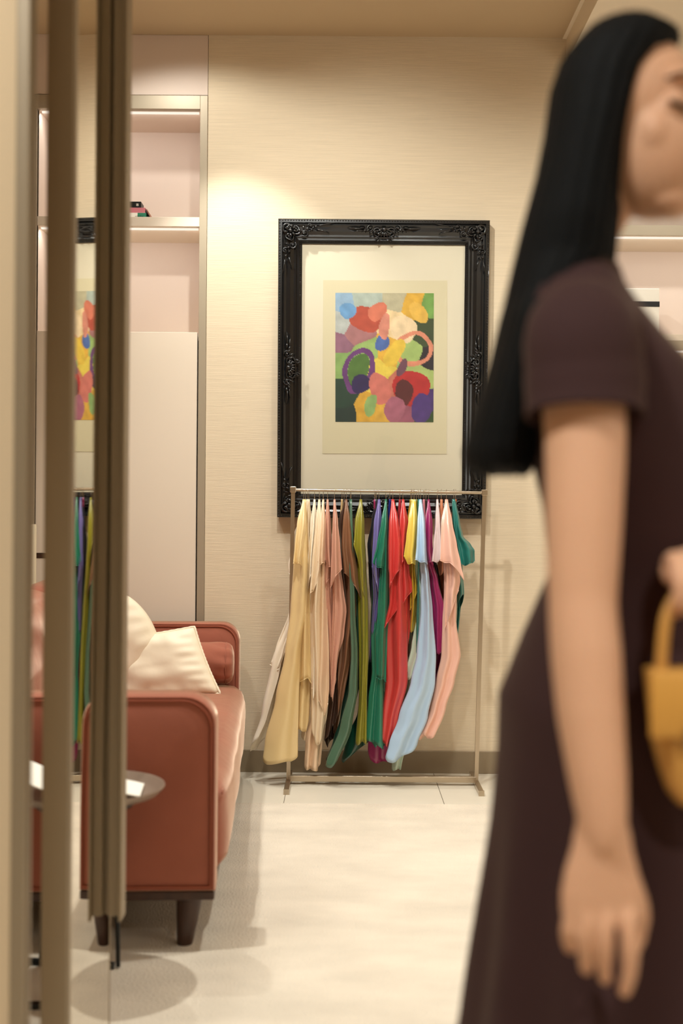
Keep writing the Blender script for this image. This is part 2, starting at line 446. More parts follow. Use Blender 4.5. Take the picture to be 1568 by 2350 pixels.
def beads(bm, d, y, step, r):
    cs = [fp(d / FW, d / FH, y), fp(1 - d / FW, d / FH, y), fp(1 - d / FW, 1 - d / FH, y), fp(d / FW, 1 - d / FH, y)]
    for i in range(4):
        a, c = cs[i], cs[(i + 1) % 4]; n = int((c - a).length / step)
        for k in range(n): ball(bm, a.lerp(c, k / n), r, u=6, v=4)
b = BM(); beads(b, 0.007, YF + 0.000, 0.0115, 0.0032); obj('outer_beading', b, M_blackframe, fr, True)
b = BM(); beads(b, 0.093, YF + 0.020, 0.009, 0.0026); obj('inner_beading', b, M_blackframe, fr, True)
def ornament(c, ex, ey, kind, seed):
    """scrolled leaf carving; ex, ey unit vectors in the frame plane"""
    bm = BM(); rd = random.Random(seed)
    def put(x, y, h=0.0): return c + ex * x + ey * y + Vector((0, -1, 0)) * h
    def scroll(x, y, R0, turns, a0, sgn, r=0.0045, h=0.002):
        pts = []; rad = []
        n = int(26 * turns)
        for k in range(n + 1):
            t = k / n; q = R0 * (1 - 0.85 * t); a = a0 + sgn * 2 * pi * turns * t
            pts.append(put(x + q * cos(a), y + q * sin(a), h + 0.006 * t)); rad.append(r * (1 - 0.35 * t))
        tube(bm, pts, rad, 7)
        ball(bm, put(x, y, h + 0.007), r * 1.3, u=8, v=6)
    def leaf(x, y, L, w, a, h=0.002, curl=0.4):
        n = 7; pts = []; rad = []
        for k in range(n + 1):
            t = k / n; aa = a + curl * t
            x += L / n * cos(aa); y += L / n * sin(aa)
            pts.append(put(x, y, h + 0.008 * sin(pi * t))); rad.append(max(0.0008, w * sin(pi * (0.12 + 0.88 * t)) ))
        tube(bm, pts, rad, 7, flat=0.7)
    if kind == 'corner':
        for s in (1, -1):
            def sw(x, y): return (x, y) if s == 1 else (y, x)
            X, Y = sw(0.075, 0.045); scroll(X, Y, 0.022, 1.5, 0.4 if s == 1 else 1.2, s)
            X, Y = sw(0.112, 0.060); scroll(X, Y, 0.016, 1.3, 2.4 if s == 1 else -0.8, -s, 0.0038)
            X, Y = sw(0.135, 0.030); scroll(X, Y, 0.014, 1.3, 0.2, s, 0.0036)
            for k in range(7):
                X, Y = sw(0.045 + 0.02 * k, 0.024 + 0.006 * (k % 3))
                a = (0.5 + 0.25 * k) if s == 1 else (pi / 2 - 0.5 - 0.25 * k)
                leaf(X, Y, 0.030 - 0.002 * k, 0.0048, a, 0.003, 0.7 * s)
            X, Y = sw(0.15, 0.045); leaf(X, Y, 0.06, 0.005, 0.1 if s == 1 else pi / 2 - 0.1, 0.001, 0.35 * s)
            X, Y = sw(0.155, 0.030); leaf(X, Y, 0.075, 0.004, -0.08 if s == 1 else pi / 2 + 0.08, 0.001, -0.2 * s)
        scroll(0.040, 0.040, 0.026, 1.4, 0.8, 1, 0.006, 0.006)
        for k in range(9):
            a = 2 * pi * k / 9; leaf(0.052 + 0.006 * cos(a), 0.052 + 0.006 * sin(a), 0.022, 0.006, a, 0.006, 0.5)
        ball(bm, put(0.052, 0.052, 0.014), 0.009, u=10, v=8)
    else:
        for s in (1, -1):
            scroll(s * 0.028, 0.052, 0.020, 1.5, pi / 2, -s)
            scroll(s * 0.058, 0.040, 0.015, 1.4, -pi / 2, s, 0.004)
            scroll(s * 0.030, 0.082, 0.011, 1.2, pi / 2, s, 0.0033)
            for k in range(7):
                leaf(s * (0.010 + 0.011 * k), 0.040 + 0.006 * (k % 2), 0.028, 0.0048, (pi / 2 - 0.30 * k) if s == 1 else (pi / 2 + 0.30 * k), 0.003, 0.5 * s)
            leaf(s * 0.075, 0.040, 0.07, 0.0048, 0.1 if s == 1 else pi - 0.1, 0.001, -0.3 * s)
            leaf(s * 0.070, 0.052, 0.05, 0.004, -0.15 if s == 1 else pi + 0.15, 0.001, 0.35 * s)
        for k in range(7):
            a = pi * (0.05 + 0.15 * k); leaf(0, 0.046, 0.030, 0.0058, a, 0.006, 0.0)
        ball(bm, put(0, 0.046, 0.014), 0.010, u=10, v=8)
    return bm
ux = (TR - TL).normalized(); uz = (BL - TL).normalized()
for c, ex, ey, sd in ((TL, ux, uz, 1), (TR, -ux, uz, 2), (BL, ux, -uz, 3), (BR, -ux, -uz, 4)):
    obj('corner_ornament', ornament(Vector((c.x, YF + 0.006, c.z)), ex, ey, 'corner', sd), M_blackframe, pic, True)
for (uu, vv, ex, ey, sd) in ((0.5, 0, ux, uz, 5), (0.5, 1, ux, -uz, 6), (0, 0.5, uz, ux, 7), (1, 0.5, uz, -ux, 8)):
    obj('centre_ornament', ornament(fp(uu, vv, YF + 0.006), ex, ey, 'mid', sd), M_blackframe, pic, True)
# outer thin rail on left edge etc comes with the moulding; mount, sheet, print
def rect(bm, p, depth=0.002):
    q = [Vector(x) for x in p]; r = [x + Vector((0, depth, 0)) for x in q]
    loft(bm, [q, r])
Ym = YF + 0.036
b = BM(); rect(b, [fp(0.09, 0.06, Ym), fp(0.91, 0.06, Ym), fp(0.91, 0.94, Ym), fp(0.09, 0.94, Ym)], 0.003); obj('mount', b, M_mat, pic)
Ys = Ym - 0.0015
b = BM(); rect(b, [P(742, 643, Ys), P(1027, 644, Ys), P(1025, 1042, Ys), P(740, 1041, Ys)], 0.0012); obj('paper_sheet', b, M_sheet, pic)
# generic abstract print: own composition of soft colour patches
Yp = Ys - 0.0008
pc = [P(770, 672, Yp), P(996, 673, Yp), P(995, 969, Yp), P(770, 968, Yp)]
rd = random.Random(11)
def hexc(r, g, b): return (lin(r), lin(g), lin(b))
seeds = [ # u, v, colour : broad fields
 (0.08, 0.05, (150, 180, 205)), (0.30, 0.04, (178, 190, 178)), (0.62, 0.05, (190, 182, 150)), (0.80, 0.08, (222, 174, 62)), (0.97, 0.10, (120, 165, 80)),
 (0.06, 0.22, (190, 195, 190)), (0.20, 0.30, (175, 120, 120)), (0.05, 0.38, (150, 105, 125)), (0.93, 0.30, (62, 76, 44)), (0.95, 0.50, (40, 34, 40)),
 (0.10, 0.55, (140, 175, 100)), (0.30, 0.47, (160, 190, 110)), (0.75, 0.48, (165, 190, 110)), (0.85, 0.62, (175, 195, 115)), (0.55, 0.44, (226, 176, 64)),
 (0.08, 0.80, (36, 66, 50)), (0.12, 0.95, (30, 52, 44)), (0.30, 0.92, (222, 172, 60)), (0.50, 0.95, (226, 178, 70)), (0.70, 0.93, (160, 90, 110)),
 (0.90, 0.90, (74, 50, 112)), (0.97, 0.98, (50, 78, 34)), (0.60, 0.72, (205, 120, 100)), (0.45, 0.62, (236, 210, 84)), (0.62, 0.25, (238, 210, 160))]
blobs = [ # cx, cy, rx, ry, rot, colour, inner ring fraction (0 solid)
 (0.30, 0.20, 0.17, 0.09, 0.5, (186, 80, 58), 0), (0.42, 0.15, 0.10, 0.07, -0.4, (214, 120, 92), 0), (0.70, 0.28, 0.13, 0.10, 0.2, (240, 214, 172), 0),
 (0.24, 0.60, 0.17, 0.17, 0.3, (110, 60, 120), 0.72), (0.24, 0.60, 0.12, 0.12, 0.3, (84, 120, 54), 0), (0.27, 0.70, 0.10, 0.07, 0.0, (48, 34, 84), 0),
 (0.78, 0.74, 0.19, 0.15, -0.3, (186, 44, 44), 0), (0.70, 0.78, 0.09, 0.11, 0.2, (92, 36, 36), 0), (0.78, 0.43, 0.20, 0.13, 0.0, (222, 142, 112), 0.75),
 (0.60, 0.45, 0.08, 0.12, 0.6, (232, 196, 70), 0), (0.46, 0.74, 0.10, 0.12, -0.3, (214, 122, 108), 0), (0.46, 0.38, 0.07, 0.07, 0.8, (80, 110, 175), 0),
 (0.50, 0.27, 0.06, 0.09, 0.2, (216, 140, 118), 0), (0.36, 0.87, 0.05, 0.10, 0.3, (148, 182, 110), 0), (0.68, 0.58, 0.05, 0.08, 0.4, (112, 72, 88), 0),
 (0.88, 0.90, 0.10, 0.12, 0.2, (80, 54, 124), 0), (0.60, 0.90, 0.10, 0.10, 0.0, (176, 104, 124), 0), (0.86, 0.15, 0.08, 0.10, -0.5, (232, 186, 80), 0), (0.12, 0.12, 0.10, 0.06, 0.4, (110, 160, 205), 0)]
def paint(u, v):
    n1 = noise.noise(Vector((u * 5, v * 6.5, 1.3))) * 0.035; n2 = noise.noise(Vector((u * 5, v * 6.5, 7.7))) * 0.035
    uu, vv = u + n1, v + n2
    best = min(seeds, key=lambda s: (s[0] - uu) ** 2 + ((s[1] - vv) * 1.3) ** 2)
    c = best[2]
    for cx, cy, rx, ry, ro, colr, ring in blobs:
        dx, dy = uu - cx, (vv - cy)
        X = dx * cos(ro) + dy * sin(ro) * 1.3; Y = (-dx * sin(ro) + dy * cos(ro) * 1.3)
        q = sqrt((X / rx) ** 2 + (Y / (ry * 1.3)) ** 2)
        if q < 1 and q > ring: c = colr
    k = 1 + 0.22 * noise.noise(Vector((u * 14, v * 18, 3))) + 0.06 * noise.noise(Vector((u * 60, v * 70, 5)))
    return tuple(min(1, lin(x) * k * 0.8 + 0.012) for x in c) + (1,)
NU, NV = 110, 145
b = BM(); vs = []
cl = b.loops.layers.color.new('paint') if False else None
for j in range(NV + 1):
    row = []
    for i in range(NU + 1):
        a = pc[0].lerp(pc[1], i / NU); c = pc[3].lerp(pc[2], i / NU); row.append(b.verts.new(a.lerp(c, j / NV)))
    vs.append(row)
for j in range(NV):
    for i in range(NU): b.faces.new((vs[j][i], vs[j][i + 1], vs[j + 1][i + 1], vs[j + 1][i]))
Mp = bpy.data.materials.new('abstract_paint'); Mp.use_nodes = True
at = Mp.node_tree.nodes.new('ShaderNodeAttribute'); at.attribute_name = 'paint'
Mp.node_tree.links.new(at.outputs['Color'], Mp.node_tree.nodes['Principled BSDF'].inputs['Base Color'])
Mp.node_tree.nodes['Principled BSDF'].inputs['Roughness'].default_value = 0.85
art = obj('artwork', b, Mp, pic)
ca = art.data.color_attributes.new('paint', 'FLOAT_COLOR', 'POINT')
for j in range(NV + 1):
    for i in range(NU + 1): ca.data[j * (NU + 1) + i].color = paint(i / NU, j / NV)
# glass
Mg = bpy.data.materials.new('picture_glass'); Mg.use_nodes = True
nt = Mg.node_tree; nt.nodes.clear()
tr = nt.nodes.new('ShaderNodeBsdfTransparent'); gl = nt.nodes.new('ShaderNodeBsdfGlossy'); gl.inputs['Roughness'].default_value = 0.01
fz = nt.nodes.new('ShaderNodeFresnel'); fz.inputs['IOR'].default_value = 1.45
mx = nt.nodes.new('ShaderNodeMixShader'); ou = nt.nodes.new('ShaderNodeOutputMaterial')
nt.links.new(fz.outputs[0], mx.inputs[0]); nt.links.new(tr.outputs[0], mx.inputs[1]); nt.links.new(gl.outputs[0], mx.inputs[2]); nt.links.new(mx.outputs[0], ou.inputs[0])
Yg = YF + 0.031
b = BM(); vv = [b.verts.new(p) for p in (fp(0.09, 0.06, Yg), fp(0.91, 0.06, Yg), fp(0.91, 0.94, Yg), fp(0.09, 0.94, Yg))]; b.faces.new(vv)
obj('glass_pane', b, Mg, pic)

# ------------------------------------------------------------------ clothes rail
YR = 5.15
rail = empty('clothes_rail', (0.19, YR, 0), label='slim stainless steel display rail below the framed print', cat='clothes rail')
tl, tr_ = P(675, 1124, YR), P(1112, 1131, YR)
bl, br_ = P(662, 1796, YR), P(1093, 1797, YR)
tl = P(673, 1124, YR)
b = BM(); tube(b, [tl, tr_], 0.0065, 12); obj('top_bar', b, M_steel, rail, True, angle=40)
def sqbar(bm, a, c, wx, wy):
    rings = []
    for p in (a, c):
        rings.append([p + Vector((sx * wx / 2, sy * wy / 2, 0)) for sx, sy in ((-1, -1), (1, -1), (1, 1), (-1, 1))])
    loft(bm, rings)
for a, c in ((tl, bl), (tr_, br_)):
    b = BM(); sqbar(b, Vector((a.x, YR, a.z + 0.012)), Vector((c.x, YR, 0.02)), 0.016, 0.016); obj('post', b, M_steel, rail)
b = BM(); box(b, bl.x, br_.x, YR - 0.010, YR + 0.010, 0.012, 0.036, 0.001, 1); obj('base_bar', b, M_steel, rail)
for c in (bl, br_):
    b = BM(); box(b, c.x - 0.010, c.x + 0.010, 4.955, 5.33, 0.0, 0.020, 0.001, 1); ft = obj('foot', b, M_steel, rail)
    b = BM(); box(b, c.x - 0.011, c.x + 0.011, 4.950, 4.956, 0.0, 0.022); obj('end_cap', b, M_steel, ft)
for a in (tl, tr_):
    b = BM(); box(b, a.x - 0.012, a.x + 0.012, YR - 0.012, YR + 0.012, a.z - 0.011, a.z + 0.013, 0.002, 2); obj('corner_joint', b, M_steel, rail)

# ------------------------------------------------------------------ satin scarves
def satin(name, c, rough=0.30):
    return mat(name, rgb(*c), rough, spec=0.9, sheen=0.1, aniso=0.5, bump=((14, 14, 5), 0.12, 0.006))
def sheet(b, ctrl, hem, dyf, z0, hook, ph, nf=1.5, amp=0.014):
    zc = sorted([(-P(hook, py, YR).z, P(a, py, YR).x, P(c, py, YR).x) for py, a, c in ctrl])
    hz_ = [(u_, P(hook, h, YR).z) for u_, h in hem]
    NC, NR = 36, 40; rows = []
    for j in range(NR + 1):
        t = j / NR; row = []
        for i in range(NC + 1):
            u_ = i / NC; ze = interp_lin(hz_, u_) + 0.004 * sin(u_ * 9 + ph)
            z = z0 + (ze - z0) * t; a, c = interp(zc, -z); drop = z0 - z; gr = 1 - exp(-drop / 0.12)
            e = 1 - abs(2 * u_ - 1) ** 2.5
            y = YR + dyf * gr - 0.020 * gr * e + 0.020 * gr - amp * gr * sin(2 * pi * nf * u_ + ph + drop * 2.2) * (0.4 + 0.6 * t)
            if t > 0.9: y -= 0.006 * (t - 0.9) * 10 * sin(u_ * 7 + ph)
            row.append(Vector((a + (c - a) * u_, y, z)))
        rows.append(row)
    tube(b, rows[-1], 0.0015, 5)
    loft(b, rows, cap=False, closed=False)
def interp_lin(tab, x):
    for (x0, a), (x1, c) in zip(tab, tab[1:]):
        if x <= x1: return a + (c - a) * (x - x0) / (x1 - x0)
    return tab[-1][1]
def scarf(hook, col, ctrl, hem, label, dy=0.0, dep=0.055, k=5, amp=0.16, ph=0.0, top=1146, rough=0.36, flaps=()):
    """ctrl (py, left px, right px); hem: 8 hem heights in px, going left, front-left, front, front-right, right, back..."""
    hp = P(hook, 1140, YR)
    root = empty('satin_scarf', hp, label=label, cat='scarf', group='satin scarves on the rail')
    zc = sorted([(-P(hook, py, YR).z, P(a, py, YR).x, P(c, py, YR).x) for py, a, c in ctrl])
    hz_ = [P(hook, h, YR).z for h in hem]
    z0 = P(hook, top, YR).z
    NA, NT = 88, 64
    b = BM(); rings = []
    for j in range(NT + 1):
        t = j / NT; ring = []
        for i in range(NA):
            f = i / NA; q = f * 8; i0 = int(q) % 8; fr_ = q - int(q)
            ze = hz_[i0] * (1 - fr_) + hz_[(i0 + 1) % 8] * fr_
            ze += 0.006 * sin(f * 2 * pi * 3 + ph * 2)
            z = z0 + (ze - z0) * t
            a, c = interp(zc, -z)
            cx, hw = (a + c) / 2, (c - a) / 2
            drop = z0 - z
            gr = 1 - exp(-drop / 0.16)
            an = 2 * pi * f
            wob = ph + 1.3 * sin(drop * 3.1 + ph)
            pl = amp * gr * (sin((k - 1) * an + wob) + 0.30 * sin((k * 2 - 1) * an + ph * 1.7 + drop * 3))
            D = 0.004 + dep * gr * (0.8 + 0.25 * sin(drop * 4 + ph))
            rr = 1 + pl
            if rr > 1.12: rr = 1.12 + (rr - 1.12) * 0.3
            rx = 1 + pl * 0.85
            if rx > 1.0: rx = 1.0 + (rx - 1) * 0.3
            x = cx - hw * cos(an) * rx
            # an inner ripple so that fronts read as vertical folds
            y = YR + dy * gr - D * sin(an) * (1 + 2.0 * pl) - 0.010 * gr * sin(k * an + ph + drop * 2.0) * abs(sin(an))
            ring.append(Vector((x, y, z)))
        rings.append(ring)
    loft(b, rings, cap=False)
    for fctrl, fhem, fdy in flaps: sheet(b, fctrl, fhem, fdy, z0, hook, ph)
    o = obj('cloth', b, col, root, True)
    m = o.modifiers.new('thickness', 'SOLIDIFY'); m.thickness = 0.0012; m.offset = 0
    # hook: open wire loop over the bar
    b = BM(); pts = []
    zb = P(hook, 1128, YR).z
    for q in range(13):
        a = radians(-60 + q * 20); pts.append(Vector((hp.x, YR + 0.0095 * cos(a + pi / 2 * 0), zb + 0.0095 * sin(a))))
    pts = [Vector((hp.x, YR + 0.002, z0 - 0.004)), Vector((hp.x, YR + 0.003, zb - 0.018))] + pts
    tube(b, pts, 0.0011, 6); obj('hook', b, M_steel, root, True)
    return root

C = {k: satin('satin_' + k, v) for k, v in dict(
    butter=(232, 204, 148), ivory=(250, 238, 216), cream=(238, 216, 184), peach=(232, 200, 166), rose=(206, 152, 130), dustrose=(200, 140, 118),
    bronze=(128, 86, 58), darkbrown=(66, 40, 28), forest=(18, 70, 54), olive=(140, 134, 34), purple=(116, 108, 170), navy=(28, 30, 44), green=(22, 116, 90),
    blue=(30, 50, 160), red=(206, 58, 56), crimson=(166, 34, 46), yellow=(224, 198, 84), gold=(186, 152, 34), sky=(178, 206, 232), pink=(222, 140, 152), black=(26, 22, 24),
    magenta=(152, 24, 92), lilac=(222, 202, 200), apricot=(228, 156, 116), blush=(238, 188, 168), teal=(24, 116, 108), mint=(196, 216, 196), orange=(206, 92, 34), sage=(74, 110, 88)).items()}

scarf(706, C['ivory'], [(1146, 704, 708), (1250, 668, 704), (1300, 666, 706), (1340, 668, 706), (1415, 663, 706), (1530, 622, 690), (1640, 600, 680), (1735, 570, 650)],
      [1733, 1700, 1300, 1320, 1560, 1600, 1690, 1722], 'ivory scarf sweeping out furthest left at the bottom', dy=0.05, k=4, ph=0.4,
      flaps=[([(1146, 704, 708), (1250, 672, 700), (1300, 659, 690), (1340, 664, 690)], [(0, 1318), (.3, 1336), (1, 1330)], 0.09), ([(1146, 704, 708), (1400, 664, 690), (1500, 630, 660), (1534, 617, 650)], [(0, 1529), (.4, 1540), (1, 1535)], 0.03)])
scarf(697, C['butter'], [(1146, 695, 700), (1200, 684, 702), (1290, 675, 708), (1400, 668, 706), (1500, 655, 690), (1600, 634, 686), (1700, 609, 684), (1750, 603, 684)],
      [1738, 1746, 1746, 1744, 1728, 1720, 1700, 1720], 'butter yellow scarf with a long flared tail, first on the rail', dy=-0.03, k=3, ph=1.1, amp=0.10, dep=0.045,
      flaps=[([(1146, 695, 700), (1200, 683, 704), (1250, 678, 699), (1293, 675, 693)], [(0, 1293), (.5, 1291), (1, 1294)], -0.105)])
scarf(701, C['butter'], [(1146, 699, 703), (1200, 690, 706), (1293, 692, 710), (1400, 690, 712), (1560, 684, 713), (1676, 681, 708)],
      [1660, 1672, 1678, 1674, 1640, 1650, 1660, 1640], 'butter yellow scarf with a cuffed narrow tail beside the flared one', dy=0.0, dep=0.035, k=3, ph=2.0, amp=0.1,
      flaps=[([(1146, 699, 703), (1250, 694, 708), (1400, 690, 712), (1500, 688, 714), (1560, 686, 715)], [(0, 1566), (.35, 1555), (.8, 1555), (1, 1562)], -0.05)])
scarf(709, C['cream'], [(1146, 707, 711), (1200, 702, 716), (1300, 706, 718), (1420, 708, 726), (1600, 706, 726), (1700, 690, 724)],
      [1690, 1695, 1700, 1702, 1704, 1706, 1704, 1690], 'pale cream scarf third along the rail beside the butter ones', dy=0.03, dep=0.045, ph=0.9)
scarf(722, C['ivory'], [(1146, 720, 724), (1200, 715, 728), (1300, 710, 732), (1420, 708, 736), (1600, 710, 730)],
      [1500, 1560, 1600, 1560, 1500, 1620, 1640, 1500], 'ivory scarf with a short front corner between cream neighbours', dy=0.0, dep=0.05, ph=2.9,
      flaps=[([(1146, 720, 724), (1200, 713, 728), (1293, 707, 722), (1350, 706, 716)], [(0, 1358), (.4, 1330), (1, 1292)], -0.06)])
scarf(733, C['cream'], [(1146, 731, 735), (1200, 724, 740), (1300, 718, 746), (1400, 712, 742), (1560, 714, 750), (1620, 716, 752), (1706, 716, 742)],
      [1660, 1690, 1704, 1700, 1650, 1640, 1690, 1650], 'cream scarf hanging fifth from the left end', dy=-0.02, dep=0.045, ph=0.2,
      flaps=[([(1146, 731, 735), (1200, 724, 741), (1300, 716, 738), (1360, 712, 728)], [(0, 1362), (.5, 1352), (1, 1322)], -0.085)])
scarf(742, C['peach'], [(1146, 740, 744), (1200, 736, 748), (1290, 732, 750), (1400, 726, 752), (1500, 722, 756), (1600, 718, 752), (1640, 716, 748), (1700, 702, 740), (1765, 699, 735)],
      [1752, 1764, 1768, 1764, 1750, 1740, 1750, 1752], 'peach scarf whose lowest tail reaches below its neighbours', dy=0.01, dep=0.045, ph=1.7,
      flaps=[([(1146, 740, 744), (1200, 736, 748), (1290, 730, 746)], [(0, 1288), (.5, 1293), (1, 1289)], -0.095),
             ([(1146, 740, 744), (1400, 728, 752), (1500, 722, 756), (1576, 716, 756), (1612, 724, 753), (1640, 726, 752)], [(0, 1578), (.35, 1600), (.75, 1640), (1, 1608)], -0.06)])
scarf(752, C['rose'], [(1146, 750, 754), (1200, 747, 759), (1297, 748, 762), (1330, 742, 764), (1450, 742, 770), (1600, 748, 772)],
      [1560, 1580, 1598, 1580, 1560, 1560, 1620, 1600], 'rose pink scarf with puckered upper folds', dy=-0.005, dep=0.045, ph=2.2, amp=0.2,
      flaps=[([(1146, 750, 754), (1200, 747, 759), (1250, 745, 762), (1297, 747, 765)], [(0, 1284), (.4, 1299), (.8, 1302), (1, 1290)], -0.075), ([(1146, 750, 754), (1300, 740, 764), (1335, 738, 760), (1360, 745, 756)], [(0, 1312), (.4, 1342), (1, 1318)], -0.05)])
scarf(768, C['rose'], [(1146, 766, 770), (1200, 765, 775), (1250, 765, 779), (1305, 764, 782), (1345, 764, 788), (1400, 764, 795), (1450, 762, 790), (1520, 760, 778), (1620, 754, 772)],
      [1540, 1560, 1600, 1500, 1450, 1500, 1600, 1560], 'smooth dusty rose scarf with a curling right edge', dy=-0.04, dep=0.045, ph=3.0, amp=0.1,
      flaps=[([(1146, 766, 770), (1200, 764, 776), (1250, 762, 781), (1302, 760, 785), (1345, 759, 780)], [(0, 1346), (.3, 1328), (.65, 1314), (1, 1301)], -0.115)])
scarf(785, C['butter'], [(1146, 783, 787), (1200, 780, 790), (1300, 774, 790)],
      [1290, 1290, 1300, 1290, 1290, 1300, 1310, 1300], 'short yellow scarf tucked behind the bronze brown one', dy=0.06, dep=0.03, ph=0.4)
scarf(790, C['darkbrown'], [(1146, 790, 794), (1200, 777, 798), (1300, 776, 812), (1380, 778, 826), (1450, 774, 818), (1560, 760, 798), (1720, 744, 786)],
      [1700, 1690, 1660, 1560, 1500, 1560, 1700, 1725], 'dark brown scarf with a tail to the baseboard', dy=0.03, dep=0.06, ph=1.9)
scarf(795, C['bronze'], [(1146, 793, 797), (1200, 789, 804), (1290, 790, 812), (1400, 786, 820), (1500, 778, 808), (1600, 768, 792), (1690, 760, 784)],
      [1500, 1560, 1640, 1600, 1500, 1560, 1690, 1680], 'shiny bronze brown scarf with a slanting short front', dy=0.0, dep=0.045, ph=0.6, k=4,
      flaps=[([(1146, 793, 797), (1200, 787, 806), (1250, 784, 812), (1318, 790, 822), (1375, 800, 829)], [(0, 1314), (.35, 1322), (.7, 1345), (1, 1374)], -0.075)])
scarf(804, C['forest'], [(1146, 802, 806), (1200, 798, 810), (1300, 802, 828), (1450, 802, 834), (1560, 796, 826), (1650, 782, 812), (1700, 766, 800), (1752, 748, 782)],
      [1740, 1752, 1750, 1700, 1560, 1600, 1690, 1730], 'dark green scarf blown to the lower left behind the olive one', dy=0.02, dep=0.055, ph=2.4)
scarf(862, C['forest'], [(1146, 860, 864), (1300, 856, 872), (1500, 850, 878), (1640, 822, 866), (1700, 796, 850), (1752, 784, 820)],
      [1750, 1752, 1740, 1720, 1700, 1710, 1730, 1745], 'dark green scarf whose tail reaches left under the olive one', dy=0.055, dep=0.03, ph=1.3, k=3)
scarf(806, C['sage'], [(1146, 804, 808), (1250, 801, 811), (1400, 803, 815), (1500, 806, 821), (1580, 801, 820), (1660, 782, 808), (1754, 747, 776)],
      [1752, 1756, 1750, 1740, 1700, 1720, 1740, 1750], 'grey green scarf tail curving in front of the dark green one', dy=-0.05, dep=0.03, ph=0.1, k=3, amp=0.1)
scarf(828, C['olive'], [(1146, 826, 831), (1200, 814, 836), (1300, 820, 841), (1400, 822, 846), (1500, 824, 846), (1600, 824, 842), (1702, 816, 842)],
      [1698, 1702, 1700, 1703, 1690, 1600, 1500, 1600], 'olive green scarf hanging straight down mid-rail', dy=-0.03, dep=0.045, ph=1.2, k=4, amp=0.12,
      flaps=[([(1146, 826, 831), (1200, 815, 836), (1250, 812, 836), (1300, 819, 838), (1380, 824, 838)], [(0, 1248), (.3, 1290), (.6, 1352), (1, 1380)], -0.09)])
scarf(864, C['navy'], [(1146, 862, 867), (1200, 853, 872), (1250, 844, 876), (1300, 847, 878), (1450, 850, 876)],
      [1292, 1300, 1320, 1400, 1420, 1450, 1480, 1400], 'near black navy scarf behind the lavender one', dy=0.03, dep=0.05, ph=0.5)
scarf(870, C['purple'], [(1146, 868, 873), (1200, 858, 876), (1300, 854, 872), (1370, 857, 874), (1400, 855, 868), (1500, 848, 860)],
      [1440, 1460, 1440, 1400, 1380, 1400, 1500, 1520], 'lavender purple scarf with a pointed end', dy=-0.02, dep=0.04, ph=2.7, k=4,
      flaps=[([(1146, 868, 873), (1200, 858, 876), (1290, 853, 870), (1356, 860, 870)], [(0, 1300), (.7, 1356), (1, 1350)], -0.075)])
scarf(886, C['green'], [(1146, 884, 888), (1200, 878, 890), (1293, 870, 890), (1400, 866, 892), (1460, 852, 888), (1540, 854, 884), (1600, 846, 884), (1695, 838, 884), (1715, 838, 886)],
      [1690, 1692, 1706, 1712, 1700, 1690, 1712, 1690], 'emerald green scarf with a cuffed tail left of the reds', dy=-0.03, dep=0.045, ph=1.5,
      flaps=[([(1146, 884, 888), (1200, 874, 890), (1250, 864, 888), (1293, 854, 884), (1306, 856, 880)], [(0, 1291), (.5, 1300), (1, 1306)], -0.10),
             ([(1146, 884, 888), (1400, 866, 892), (1460, 862, 888), (1553, 863, 885)], [(0, 1552), (.5, 1551), (1, 1558)], -0.085)])
scarf(895, C['blue'], [(1146, 893, 897), (1200, 889, 899), (1300, 886, 902)],
      [1280, 1290, 1290, 1280, 1290, 1300, 1310, 1290], 'cobalt blue scarf just showing left of the red ones', dy=0.06, dep=0.03, ph=0.4)
scarf(918, C['crimson'], [(1146, 916, 920), (1200, 910, 926), (1300, 900, 938), (1400, 898, 940), (1560, 900, 938), (1660, 890, 930)],
      [1560, 1600, 1640, 1600, 1560, 1600, 1660, 1650], 'deep crimson scarf between the two bright reds', dy=0.03, dep=0.06, ph=0.8)
scarf(902, C['red'], [(1146, 899, 905), (1200, 893, 914), (1250, 892, 922), (1300, 892, 926), (1400, 886, 932), (1440, 880, 936), (1560, 885, 936), (1650, 876, 914), (1705, 872, 902)],
      [1690, 1696, 1704, 1700, 1640, 1600, 1700, 1706], 'bright red scarf with the longest red tail', dy=-0.03, dep=0.05, ph=0.1, k=4,
      flaps=[([(1146, 899, 905), (1200, 892, 914), (1250, 890, 920), (1302, 890, 919), (1318, 892, 912)], [(0, 1345), (.45, 1322), (1, 1301)], -0.11),
             ([(1146, 899, 905), (1300, 893, 926), (1380, 892, 922), (1440, 879, 906)], [(0, 1442), (.5, 1405), (1, 1372)], -0.085)])
scarf(925, C['red'], [(1146, 923, 928), (1200, 918, 936), (1260, 920, 936), (1340, 914, 940), (1400, 914, 940), (1560, 914, 938)],
      [1500, 1520, 1540, 1500, 1440, 1420, 1440, 1400], 'bright red scarf with a corner pointing right beside the yellows', dy=-0.02, dep=0.045, ph=2.6,
      flaps=[([(1146, 923, 928), (1200, 916, 936), (1250, 912, 932), (1288, 914, 928)], [(0, 1296), (.5, 1290), (1, 1276)], -0.095),
             ([(1146, 923, 928), (1300, 914, 938), (1352, 912, 946), (1385, 914, 938)], [(0, 1400), (.5, 1376), (1, 1350)], -0.07)])
scarf(943, C['gold'], [(1146, 941, 945), (1200, 934, 946), (1300, 938, 955), (1380, 938, 962), (1480, 934, 950)],
      [1440, 1440, 1450, 1450, 1440, 1460, 1484, 1470], 'golden yellow scarf behind the pale yellow one', dy=0.0, dep=0.045, ph=0.9,
      flaps=[([(1146, 941, 945), (1290, 938, 954), (1350, 940, 960), (1395, 940, 954)], [(0, 1400), (.5, 1376), (1, 1345)], -0.05)])
